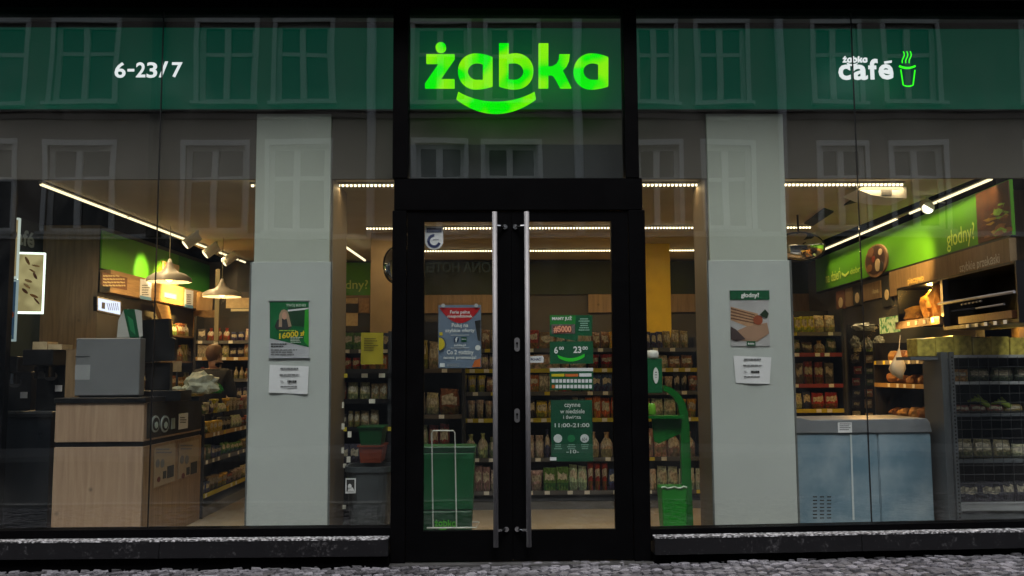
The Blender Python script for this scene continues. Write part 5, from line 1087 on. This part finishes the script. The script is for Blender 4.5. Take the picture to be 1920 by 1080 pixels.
    l = bpy.data.lights.new('case_lamp', 'POINT'); l.energy = 4.5; l.color = (1, .6, .15); l.shadow_soft_size = .03; o = bpy.data.objects.new('case_lamp', l); COL.objects.link(o); o.parent = t; o.location = RW.p((u0 + um) / 2, ztop - .05, .3) - WL[t]
    SPOT('bakery_spot', RW.p((u0 + um) / 2 + .1, ZC - .1, .85), RW.px(1718, 520), 240, 40, (1, .62, .2)).data.spot_blend = .8
    # oven / snack case
    t = thing('snack_oven', 'black snack cabinet with a long steel rail under the quick snacks lettering', 'display case', RW.p((um + u1) / 2, FL, .2))
    zz0 = PB.uv(1840, 612)[1]
    shell_(um, u1, zz0, ztop, 'case')
    def rail(nm, a, b, r=.012, mt=STEEL): m = MB(); m.tube([PB.px(*a, .04), PB.px(*b, .04)], r, mt, k=8); m.build(nm, parent=t)
    rail('rail', (1768, 570), (1912, 547)); rail('grill_bar', (1840, 578), (1893, 570), .008)
    for k in range(6): rail('coat_hook', (1812 + k * 7, 571 - k * 1.2), (1815 + k * 7, 570 - k * 1.2), .008)
    m = MB(); m.rect(PB, um + .3, zz0 + .04, u1 - .1, zz0 + .1, -.25, .0, BROWNP); m.build('tray', parent=t)
    for k in range(5):
        u = um + (u1 - um) * (.35 + .12 * k); m = MB(); m.rect(PB, u, zz0 - .0, u + .05, zz0 + .03, .005, .008, TAGM); m.build('price_tag', parent=t)
    # lower bakery shelves
    zs = [PB.uv(1730, y)[1] for y in (850, 790, 722, 675, 650)]; z2 = zs[:3]
    t = shelving('low bakery shelves with buns and rolls along the right wall', 'shelf unit', 'bakery_shelf', PB, PB.uv(1640, 700)[0], -.45, .4, zs[1:4], zs[3] + .2, rg, [RAIL, M('oak_rail', (.35, .22, .08), .5)], tags=.16)
    for i, z in enumerate(zs[1:4]):
        A = PB.p(PB.uv(1640, 700)[0] + .05, z, 0); B = PB.p(-.50, z, 0)
        L = (B - A).length; n = int(L / .24)
        for k in range(n):
            c = A.lerp(B, (k + .5) / n) - PB.N * .16
            o = BLOB('bun', f"golden bun, {ORD[k]} from the rear on the {['lower', 'middle', 'upper'][i]} bakery shelf", 'bread', c, (.10 * rg.uniform(.8, 1.1), .09, .06 * rg.uniform(.8, 1.3)), rg.choice([bread, M('brown_bun', (.3, .12, .03), .5, var=.4, scale=14)]), k + i * 17, sub=2, amp=.29); o['group'] = 'buns on the bakery shelves'
    area('bakery_lamp', RW.p(-1.3, zs[3] + .36, .62), 1.6, .05, 9, (1, .5, .12), rot=(0, R(25), R(90)))
    # white bag hanging
    m = MB(); P = Fr(1.15); k = 10; vs = []
    prof = [(1688, 628, .4), (1686, 652, .8), (1684, 668, 6), (1683, 680, 13), (1682, 692, 16), (1684, 702, 11), (1690, 711, 3)]
    for x, y, hw in prof:
        c = P.px(x, y); r = hw * 8.35 / FPX
        for j in range(k): a = 2 * math.pi * j / k; vs.append(c + Vector((r * math.cos(a) * (1 + .1 * math.sin(3 * a + y)), r * .5 * math.sin(a), 0)))
    fs = [(i * k + j, i * k + (j + 1) % k, (i + 1) * k + (j + 1) % k, (i + 1) * k + j) for i in range(len(prof) - 1) for j in range(k)] + [tuple(range(k - 1, -1, -1)), tuple(range((len(prof) - 1) * k, len(prof) * k))]
    m.add(vs, fs, M('cream_bag', (.6, .5, .36), .5, var=.2)); tag(m.build('carrier_bag', smooth=True), 'knotted cream plastic bag hanging in front of the bakery shelves', 'bag')
    # freezer
    Y = .62; P = Fr(Y); t = thing('chest_freezer', 'blue grey chest freezer with vents and a grey rounded lid right of the pillar', 'freezer', P.px(1620, 975))
    x0, x1 = X_(1494, Y, 880), X_(1748, Y, 880); zl = Z_(812, Y, 1620); ztp = Z_(785, Y, 1620)
    fm = bpy.data.materials.new('painted_haze_blue_steel'); fm.use_nodes = True; tt = fm.node_tree; b = tt.nodes['Principled BSDF']; b.inputs['Roughness'].default_value = .4
    tc = node(tt, 'ShaderNodeTexCoord'); nz = node(tt, 'ShaderNodeTexNoise'); nz.inputs['Scale'].default_value = 3.2; nz.inputs['Detail'].default_value = 6; cr = node(tt, 'ShaderNodeValToRGB'); e = cr.color_ramp.elements
    e[0].position = .38; e[0].color = (.12, .205, .28, 1); e[1].position = .72; e[1].color = (.30, .38, .45, 1); tt.links.new(tc.outputs['Object'], nz.inputs[0]); tt.links.new(nz.outputs[0], cr.inputs[0]); tt.links.new(cr.outputs[0], b.inputs['Base Color'])  # pale noise patches paint hazy reflections into the blue
    xm = X_(1648, Y, 880)
    m = MB(); m.box(x0, xm - .002, Y, Y + .62, FL + .05, zl, fm); m.box(xm + .002, x1, Y, Y + .62, FL + .05, zl, fm); m.build('body', parent=t, bevel=.008, seg=2)
    m = MB(); lid = M('grey_freezer_rim', (.17, .18, .20), .4); 
    a, b_ = x0 - .015, x1 + .01; pts = [(a, zl + .001), (b_, zl + .001), (b_ - .02, ztp - .03), (b_ - .045, ztp), (a + .15, ztp - .008), (a + .06, ztp + .012), (a, ztp + .012)]
    PP = Fr(Y - .015); m.poly(PP, pts, -.66, 0, lid); m.build('lid', parent=t, bevel=.006)
    m = MB(); m.box(x0 - .014, x0 - .001, Y + .02, Y + .6, FL + .05, zl, lid); m.build('side', parent=t)
    m = MB()
    for r_ in range(7):
        for c_ in range(3): m.pxr(P, 1524 + c_ * 13.2, 930.5 + r_ * 6.6, 1532 + c_ * 13.2, 932.6 + r_ * 6.6, .0005, .002, INK)
    m.build('vent', parent=t)
    m = MB(); m.pxpoly(P, [(1593.5, 813), (1596.5, 813), (1602, 975), (1598.5, 975)], .001, .006, M('pale_strip_metal', (.5, .56, .6), .4)); m.build('trim_strip', parent=t)
    m = MB(); m.pxr(PP, 1571, 792, 1597, 811, .001, .004, PAPER); lines(m, PP, 1574, 794, 1595, 808, 4, GINK, .006, seed=2); m.build('label', parent=t)
    # wire rack
    Y = .47; P = Fr(Y); t = thing('wire_rack', 'grey metal rack with perforated post and wire mesh front at the right edge', 'rack', P.px(1850, 965))
    gm = M('rack_grey', (.12, .13, .145), .45, .3); pale = M('rack_pale', (.34, .35, .37), .45, .2)
    a, b_ = P.uv(1784, 800)[0], 5.6; zt = P.uv(1784, 660)[1]
    m = MB(); m.rect(P, a - .06, FL, a - .002, zt, -.34, -.0, gm); m.build('side_frame', parent=t)
    m = MB(); m.rect(P, a, FL, a + .035, zt, .0, .03, gm); po = m.build('post', parent=t)
    m = MB(); z = FL + .05
    while z < zt - .03: m.rect(P, a + .011, z, a + .024, z + .014, .0305, .032, INK); z += .031
    m.build('slots', parent=po)
    for y, mt in ((668, pale), (718, pale), (778, gm), (865, gm)):
        z = P.uv(1850, y)[1]; m = MB(); m.rect(P, a + .036, z - .012, b_, z + .012, -.34, .01, mt); m.build('shelf', parent=t)
    z = P.uv(1850, 951)[1]; m = MB(); m.rect(P, a + .036, z - .03, b_, z + .03, -.34, .0, pale); m.build('base_panel', parent=t)
    m = MB(); m.rect(P, a + .036, FL, b_, z - .032, -.34, -.02, gm); m.build('kick_plate', parent=t)
    m = MB(); wm = M('thin_wire', (.055, .055, .06), .4, .3); z1 = P.uv(1850, 940)[1]; u = a + .08
    while u < b_: m.tube([P.p(u, z1, .014), P.p(u, zt - .04, .014)], .0024, wm, k=4, caps=False); u += .085
    z = z1
    while z < zt - .03: m.tube([P.p(a + .04, z, .016), P.p(b_, z, .016)], .0024, wm, k=4, caps=False); z += .075
    m.build('wire_mesh', parent=t)
    m = MB(); m.rect(P, a + .036, FL, b_, zt - .05, -.36, -.345, BLACKP); m.build('back_panel', parent=t)
    # things on the rack
    ban = M('green_banana', (.22, .3, .04), .5, var=.2)
    for k, (px, py) in enumerate(((1850, 760), (1895, 765))):
        m = MB(); c = P.px(px, py, -.12)
        for j in range(4): m.tube([c + Vector((-.1 + .03 * j, 0, .03 + .02 * j)), c + Vector((-.03 + .02 * j, -.02, .05 - .012 * j)), c + Vector((.06 + .01 * j, 0, .02 - .012 * j)), c + Vector((.1, .01, -.03))], [.008, .018, .018, .006], ban, k=8)
        tag(m.build('banana_bunch', smooth=True), ['green banana bunch on the second level of the wire rack, nearer the post', 'green banana bunch on the second level of the wire rack, at the right edge'][k], 'bananas')
    for r_, (y, hh, fam) in enumerate(((944, .2, 'dark'), (862, .22, 'warm'), (775, .12, 'dark'), (716, .13, 'warm'))):
        z = P.uv(1850, y)[1] + .003
        fill_row((a + .06, Y + .07, z), (5.3, Y + .07, z), (0, 1, 0), f"the {['bottom', 'third', 'second', 'top'][r_]} level of the wire rack", ['snack_bag', 'snack_bag', 'carton'], 'dark', (hh * .5, hh * .95), (.10, .2), 'goods in the wire rack', rg)
    # yellow lit bags on top
    yb = M('yellow_film_bag', (.42, .34, .07), .2, var=.6, scale=3.5)
    z = P.uv(1850, 666)[1]
    for k in range(6):
        px = 1745 + k * 35; c = P.px(px, 666, -.17); c.z = z if k else P.uv(1745, 668)[1]
        me = PROTO['carton', 'warm'].copy(); me.materials.clear(); me.materials.append(yb)
        o = bpy.data.objects.new('film_bag', me); COL.objects.link(o); o.location = c; o.scale = (.158, .2, .155 * (1.12 if k == 2 else 1 + .04 * math.sin(k * 2))); o.rotation_euler = (0, .03 * math.sin(k * 5), .05 * math.sin(k * 3)); tag(o, f'square yellowish clear bread bag, {ORD[k]} from the left atop the wire rack', 'bag', 'bread bags on the wire rack')
    m = MB(); m.rect(P, a - .30, P.uv(1745, 668)[1] - .03, a - .0605, P.uv(1745, 668)[1] - .002, -.33, -.05, gm); tag(m.build('side_ledge'), 'small dark ledge fixed to the left side of the wire rack, carrying a bread bag', 'ledge')
    area('rack_lamp', Vector((4.3, .95, 1.95)), 1.0, .06, 14, (1, .55, .10), rot=(R(-35), 0, 0))
    # ceiling equipment
    def onc(px, py, z):
        d = ray(px, py); return EYE + d * ((z - EYE.z) / d.z)
    t = thing('air_conditioner', 'pale ceiling cassette with a small grey display under the ceiling at right', 'air conditioner', onc(1655, 352, ZC - .05)); 
    c = onc(1655, 350, ZC - .02); P = Fr(c.y)
    m = MB(); m.pxpoly(P, [(1608, 355), (1620, 350), (1700, 350), (1700, 372), (1660, 370), (1632, 365)], -.35, 0, WHITE); m.build('body', parent=t)
    m = MB(); m.pxpoly(P, [(1608, 355), (1614, 351.5), (1690, 351.5), (1692, 355)], .001, .006, E('led_reflection', (1, .75, .35), 1.2)); m.build('led_reflection', parent=t)  # glowing strip stands in for LED light reflected on the casing edge
    m = MB(); m.pxr(P, 1652, 356, 1672, 366, .001, .006, GREY); m.build('display', parent=t)
    for k, q in enumerate((((1582, 386), (1600, 374), (1626, 364), (1612, 378)), ((1508, 420), (1545, 392), (1563, 398), (1524, 424)))):
        z = ZC + .004; pts = [onc(*e, z) for e in q]; m = MB(); m.add(pts + [e + Vector((0, 0, .014)) for e in pts], [(0, 1, 2, 3), (7, 6, 5, 4), (0, 4, 5, 1), (1, 5, 6, 2), (2, 6, 7, 3), (3, 7, 4, 0)], M('vent_black', (.008, .008, .008), .7)); tag(m.build('ceiling_vent'), ['dark slanting ceiling vent beside the pale cassette', 'dark slanting ceiling vent above the wide convex mirror'][k], 'vent')
    c = onc(1740, 390, ZC - .1); t = thing('track_spotlight', 'round glaring spotlight hanging from the LED line at right', 'spotlight', c)
    m = MB(); m.tube([c, c + Vector((.03, .1, .05))], .06, HSL, k=16); m.build('head', parent=t); m = MB(); m.tube([c + Vector((0, -.004, 0)), c], .052, E('spot_glare', (1, .9, .65), 4), k=16); m.build('lens', parent=t)
    m = MB(); m.tube([c + Vector((.02, .05, .04)), c + Vector((.02, .05, .13))], .012, HSL, k=8); m.build('stem', parent=t)
    a, b_ = onc(1757, 379, ZC - .02), onc(1862, 387, ZC - .1); m = MB(); m.tube([a, b_], .008, STEEL, k=6); tag(m.build('ceiling_rod'), 'thin bright rod running from the spotlight to the right edge', 'rod')
right_side()
def pillar_posters():
    P = Fr(.386)
    t = thing('framed_poster', 'green franchise poster with a blonde woman and 16000 on the left pillar', 'poster', P.px(543, 671))
    m = MB(); m.pxr(P, 505, 565, 580, 671, -.006, .0, M('poster_white', (.45, .46, .5), .35)); m.build('sheet', parent=t)
    gp = M('poster_green', (.005, .12, .035), .35, var=.2); m = MB(); m.pxpoly(P, [(506, 566), (579, 566), (579, 651), (506, 634)], .001, .002, gp); m.build('green_field', parent=t)
    m = MB(); m.pxpoly(P, [(540, 577), (579, 575), (579, 614), (545, 610)], .0025, .0035, M('poster_dark', (.01, .05, .02), .4)); m.pxpoly(P, [(572, 580), (579, 578), (579, 650), (570, 640)], .0037, .0045, M('leaf', (.02, .3, .02), .4)); m.pxpoly(P, [(540, 581), (579, 577), (579, 580), (540, 584)], .0037, .0045, PAPER); m.build('shopfront_picture', parent=t)
    m = MB(); m.pxpoly(P, [(515, 613), (520, 600), (530, 596), (540, 600), (546, 613), (540, 618), (520, 618)], .0046, .0052, INK)
    m.pxpoly(P, [(523, 613), (524, 590), (528, 582), (533, 580), (539, 583), (542, 592), (547, 612), (541, 613), (538, 598), (529, 597), (529, 613)], .0053, .006, M('blonde_print', (.32, .22, .14), .6)); m.pxdisc(P, 533.5, 592, 4.6, 7, .0061, .0068, PINK); m.build('woman_picture', parent=t)
    T(P, 'TWÓJ BIZNES', (537, 569, 574, 576), M('pale_green_letters', (.5, .6, .5), .5, var=0), 'words', t, .0075, .02)
    P2 = P; m = MB(); vs, fs = text_geo('16000', .035)
    def shear(txt, x0, y0, x1, y1, sh, mt, nm, bold=.03):
        vs, fs = text_geo(txt, bold); xs = [a for a, b in vs]; ys = [b for a, b in vs]; m = MB()
        q = []
        for a, b in vs:
            f = (a - min(xs)) / (max(xs) - min(xs)); g_ = (b - min(ys)) / (max(ys) - min(ys)); q.append(P.px(x0 + f * (x1 - x0), y1 + (y0 - y1) * g_ - sh * f, .0085))
        m.add(q, fs, mt); m.build(nm, parent=t)
    shear('16000', 524, 625, 560, 636, 5, YEL, 'number'); shear('zł', 563, 621, 571, 630, 1, YEL, 'number')
    m = MB(); lines(m, P, 524, 619, 572, 623, 1, M('lime_ink', (.3, .5, .05), .6, var=0), .008, seed=1); lines(m, P, 545, 632, 572, 644, 4, M('pale_green_letters', (.5, .6, .5), .5), .008, seed=5); m.build('small_print', parent=t)
    m = MB(); lines(m, P, 508, 644, 540, 653, 2, INK, .004, seed=6); lines(m, P, 508, 655, 575, 668, 3, GINK, .004, seed=7); m.build('body_print', parent=t)
    m = MB(); m.pxr(P, 503.8, 563.8, 581.2, 565, -.006, .006, GREY); m.pxr(P, 503.8, 671, 581.2, 672.2, -.006, .006, GREY); m.build('frame', parent=t)
    def sheet(lb, corners, seed):
        t = thing('paper_notice', lb, 'notice', P.px((corners[0][0] + corners[1][0]) / 2, corners[2][1]))
        m = MB(); nx, ny = 10, 6; vs = []; r2 = random.Random(seed)
        for j in range(ny + 1):
            for i in range(nx + 1):
                f, g_ = i / nx, j / ny; a = [corners[0][k] * (1 - f) + corners[1][k] * f for k in (0, 1)]; b = [corners[3][k] * (1 - f) + corners[2][k] * f for k in (0, 1)]
                vs.append(P.px(a[0] * (1 - g_) + b[0] * g_, a[1] * (1 - g_) + b[1] * g_, .003 + .004 * math.sin(f * 7 + seed) * g_ + r2.uniform(0, .0012)))
        m.add(vs, [(j * (nx + 1) + i, (j + 1) * (nx + 1) + i, (j + 1) * (nx + 1) + i + 1, j * (nx + 1) + i + 1) for j in range(ny) for i in range(nx)], PAPER); m.build('sheet', parent=t, smooth=True)
        x0, y0, x1, y1 = corners[0][0], corners[0][1], corners[2][0], corners[2][1]; W, H = x1 - x0, y1 - y0; m = MB()
        lines(m, P, x0 + W * .28, y0 + H * .10, x0 + W * .76, y0 + H * .17, 1, GINK, .0105, True, .8, 2); lines(m, P, x0 + W * .15, y0 + H * .32, x0 + W * .9, y0 + H * .38, 1, GINK, .0105, True, .8, 3)
        text(m, 'TEL.', P, x0 + W * .28, y0 + H * .53, x0 + W * .38, y0 + H * .60, .0105, GINK, .02); lines(m, P, x0 + W * .42, y0 + H * .53, x0 + W * .76, y0 + H * .62, 1, INK, .0105, True, .85, 4)
        lines(m, P, x0 + W * .25, y0 + H * .72, x0 + W * .76, y0 + H * .77, 1, GINK, .0105, True, .8, 5); m.build('print', parent=t)
    sheet('white paper notice taped under the green poster on the left pillar', [(506, 684), (579, 687), (577, 739), (504, 736)], 1)
    sheet('white paper notice taped askew under the food poster on the right pillar', [(1375, 667), (1446, 670), (1443, 720), (1380, 718)], 4)
    t = thing('framed_poster', 'food poster with a dark green heading and grilled sandwiches on the right pillar', 'poster', P.px(1406, 649))
    m = MB(); m.pxr(P, 1369, 545, 1442, 649, -.006, 0, M('poster_pale', (.42, .41, .42), .4, var=.2, scale=4)); m.build('sheet', parent=t)
    m = MB(); m.pxr(P, 1368.5, 544.5, 1442.5, 562, .0005, .004, PGREEN); text(m, 'głodny?', P, 1389, 549, 1423, 560, .006, PWHITE, .03); m.build('heading', parent=t)
    m = MB(); cr1 = M('toast_print', (.42, .24, .13), .5, var=.3, scale=20); m.pxpoly(P, [(1370, 575), (1421, 588), (1420, 610), (1400, 612), (1370, 600)], .001, .002, cr1)
    for k in range(4): m.pxpoly(P, [(1370, 577 + k * 6), (1416, 590 + k * 5), (1416, 592 + k * 5), (1370, 580 + k * 6)], .0021, .0028, BROWNP)
    m.build('sandwich_picture', parent=t)
    m = MB(); m.pxpoly(P, [(1370, 625), (1400, 612), (1438, 605), (1442, 625), (1420, 640), (1380, 638), (1370, 632)], .003, .004, M('board_print', (.34, .2, .13), .5, var=.2)); m.pxpoly(P, [(1370, 612), (1380, 618), (1398, 636), (1380, 640), (1370, 636)], .0041, .0048, M('shadow_print', (.05, .03, .03), .5)); m.build('board_picture', parent=t)
    m = MB(); m.pxdisc(P, 1421, 600, 9, 9, .005, .006, M('sauce_print', (.28, .06, .02), .5)); m.pxpoly(P, [(1424, 590), (1434, 580), (1441, 588), (1438, 597), (1430, 594)], .0062, .0068, M('leaf_dark', (.01, .03, .01), .5)); m.build('sauce_picture', parent=t)
    m = MB(); m.pxr(P, 1400, 640, 1416, 648, .005, .007, PGREEN); text(m, 'żabka', P, 1402, 642, 1414, 646, .009, PWHITE, .02); m.build('name_tag', parent=t)
pillar_posters()
# ------------------------------------------------------------------ the cashier
def person():
    Y = 3.5; c = at(398, 690, Y); x, y = c.x, Y
    J = {'pel': (0, 0, .95, .15, .12), 'sp1': (0, 0, 1.12, .14, .11), 'sp2': (0, 0, 1.32, .17, .12), 'nk': (0, -.02, 1.50, .055, .055), 'hd0': (0, -.035, 1.58, .07, .075), 'hd1': (0, -.045, 1.66, .082, .095), 'hd2': (0, -.04, 1.73, .06, .07),
         'lh': (.09, 0, .88, .09, .09), 'lk': (.1, -.02, .5, .06, .06), 'la': (.1, .02, .1, .04, .04), 'lt': (.1, -.13, .05, .035, .03), 'rh': (-.09, 0, .88, .09, .09), 'rk': (-.1, -.02, .5, .06, .06), 'ra': (-.1, .02, .1, .04, .04), 'rt': (-.1, -.13, .05, .035, .03),
         'ls': (.2, 0, 1.42, .08, .08), 'le': (.24, -.1, 1.15, .045, .045), 'lw': (.2, -.33, 1.16, .028, .028), 'lf': (.19, -.40, 1.16, .03, .018),
         'rs': (-.2, 0, 1.42, .08, .08), 're': (-.24, -.1, 1.15, .045, .045), 'rw': (-.2, -.33, 1.16, .028, .028), 'rf': (-.19, -.40, 1.16, .03, .018)}
    ed = [('pel', 'sp1'), ('sp1', 'sp2'), ('sp2', 'nk'), ('nk', 'hd0'), ('hd0', 'hd1'), ('hd1', 'hd2'), ('pel', 'lh'), ('lh', 'lk'), ('lk', 'la'), ('la', 'lt'), ('pel', 'rh'), ('rh', 'rk'), ('rk', 'ra'), ('ra', 'rt'), ('sp2', 'ls'), ('ls', 'le'), ('le', 'lw'), ('lw', 'lf'), ('sp2', 'rs'), ('rs', 're'), ('re', 'rw'), ('rw', 'rf')]
    for s, b in ((1, 'lf'), (-1, 'rf')):
        for k, (dx, L) in enumerate(((-.024, .065), (-.008, .078), (.008, .073), (.024, .055))):
            f = J[b]; J[f'{b}{k}'] = (f[0] + dx, f[1] - .04, f[2] - .005, .010, .009); J[f'{b}{k}e'] = (f[0] + dx * 1.2, f[1] - .04 - L, f[2] - .03, .008, .007); ed += [(b, f'{b}{k}'), (f'{b}{k}', f'{b}{k}e')]
        w_ = J[b]; J[f'{b}t'] = (w_[0] - s * .045, w_[1] - .01, w_[2] - .01, .011, .01); ed.append((b, f'{b}t'))
    nm = list(J); ca, sa = math.cos(R(155)), math.sin(R(155))
    def rot(v): return (v[0] * ca - v[1] * sa, v[0] * sa + v[1] * ca, v[2])
    def skin(names, name, mt, parent, grow=1.0, cut=None):
        me = bpy.data.meshes.new(name); ii = {n: i for i, n in enumerate(names)}
        me.from_pydata([rot(J[n][:3]) for n in names], [(ii[a], ii[b]) for a, b in ed if a in ii and b in ii], [])
        o = bpy.data.objects.new(name, me); COL.objects.link(o); md = o.modifiers.new('s', 'SKIN'); o.modifiers.new('u', 'SUBSURF').levels = 2
        for i, n in enumerate(names): sv = me.skin_vertices[0].data[i]; sv.radius = (J[n][3] * grow, J[n][4] * grow); sv.use_root = i == 0
        dg = bpy.context.evaluated_depsgraph_get(); m2 = bpy.data.meshes.new_from_object(o.evaluated_get(dg)); bpy.data.objects.remove(o)
        m2.name = name; m2.materials.clear(); m2.materials.append(mt)
        for p in m2.polygons: p.use_smooth = True
        o = bpy.data.objects.new(name, m2); COL.objects.link(o)
        if parent: o.parent = parent
        return o
    skinm = M('skin', (.42, .24, .16), .5, var=.05)
    b = skin(nm, 'person', skinm, None); b.location = (x, y, FL - .02 + .02)
    b.data.materials.append(M('black_shirt', (.012, .012, .014), .85))
    for p in b.data.polygons:
        c_ = p.center
        if c_.z < 1.50 and not (c_.z > 1.08 and math.hypot(c_.x, c_.y) > .33): p.material_index = 1
    tag(b, 'cashier in dark clothes with brown hair, seen from behind beyond the shopping bag', 'person'); WL[b] = Vector(b.location)
    skin(['pel', 'sp1', 'sp2', 'ls', 'le', 'rs', 're'], 'shirt', M('black_shirt', (.012, .012, .014), .85), b, 1.28)
    skin(['pel', 'lh', 'lk', 'la', 'rh', 'rk', 'ra'], 'trousers', M('dark_trousers', (.02, .02, .03), .9), b, 1.08)
    m = MB(); hc = Vector(rot((0, -.04, 1.675))) + WL[b]
    import bmesh
    bm = bmesh.new(); bmesh.ops.create_uvsphere(bm, u_segments=20, v_segments=12, radius=1)
    bmesh.ops.delete(bm, geom=[v for v in bm.verts if v.co.z < -.35 and v.co.y < .2 or (v.co.y < -.35 and v.co.z < .35)], context='VERTS')
    for v in bm.verts: v.co = Vector(rot((v.co.x * .092, v.co.y * .112 + .01, v.co.z * .115 + .005)))
    me = bpy.data.meshes.new('hair'); bm.to_mesh(me); bm.free(); me.materials.append(M('brown_hair', (.12, .06, .03), .6)); 
    for p in me.polygons: p.use_smooth = True
    o = bpy.data.objects.new('hair', me); COL.objects.link(o); o.parent = b; o.location = hc - WL[b]
    m = MB()
    for s in (-1, 1):
        q = Vector(rot((s * .03, -.135, 1.67))) + WL[b]; m.lathe([(.004, -.008), (.011, 0), (.004, .008)], q, INK, k=8)
    m.build('eyes', parent=b)
    m = MB(); q = Vector(rot((0, -.145, 1.645))) + WL[b]; m.lathe([(.016, -.02), (.012, .0), (.006, .03)], q, skinm, k=8); m.build('nose', parent=b)
    m = MB(); q = Vector(rot((0, -.128, 1.605))) + WL[b]; m.lathe([(.02, -.004), (.024, 0), (.02, .004)], q, M('lips', (.3, .1, .08), .5), k=10, sy=.5); m.build('mouth', parent=b)
    for s in (-1, 1):
        m = MB(); q = Vector(rot((s * .085, -.03, 1.655))) + WL[b]; m.lathe([(.006, -.03), (.014, 0), (.012, .025)], q, skinm, k=8); m.build('ear', parent=b)
person()
SPOT('counter_spot', (-3.6, 3.9, ZC - .15), LW.px(262, 512), 90, 36, (1, .85, .4))
SPOT('counter_spot', (-3.5, 4.6, ZC - .15), LW.px(304, 553), 330, 58, (1, .62, .18))
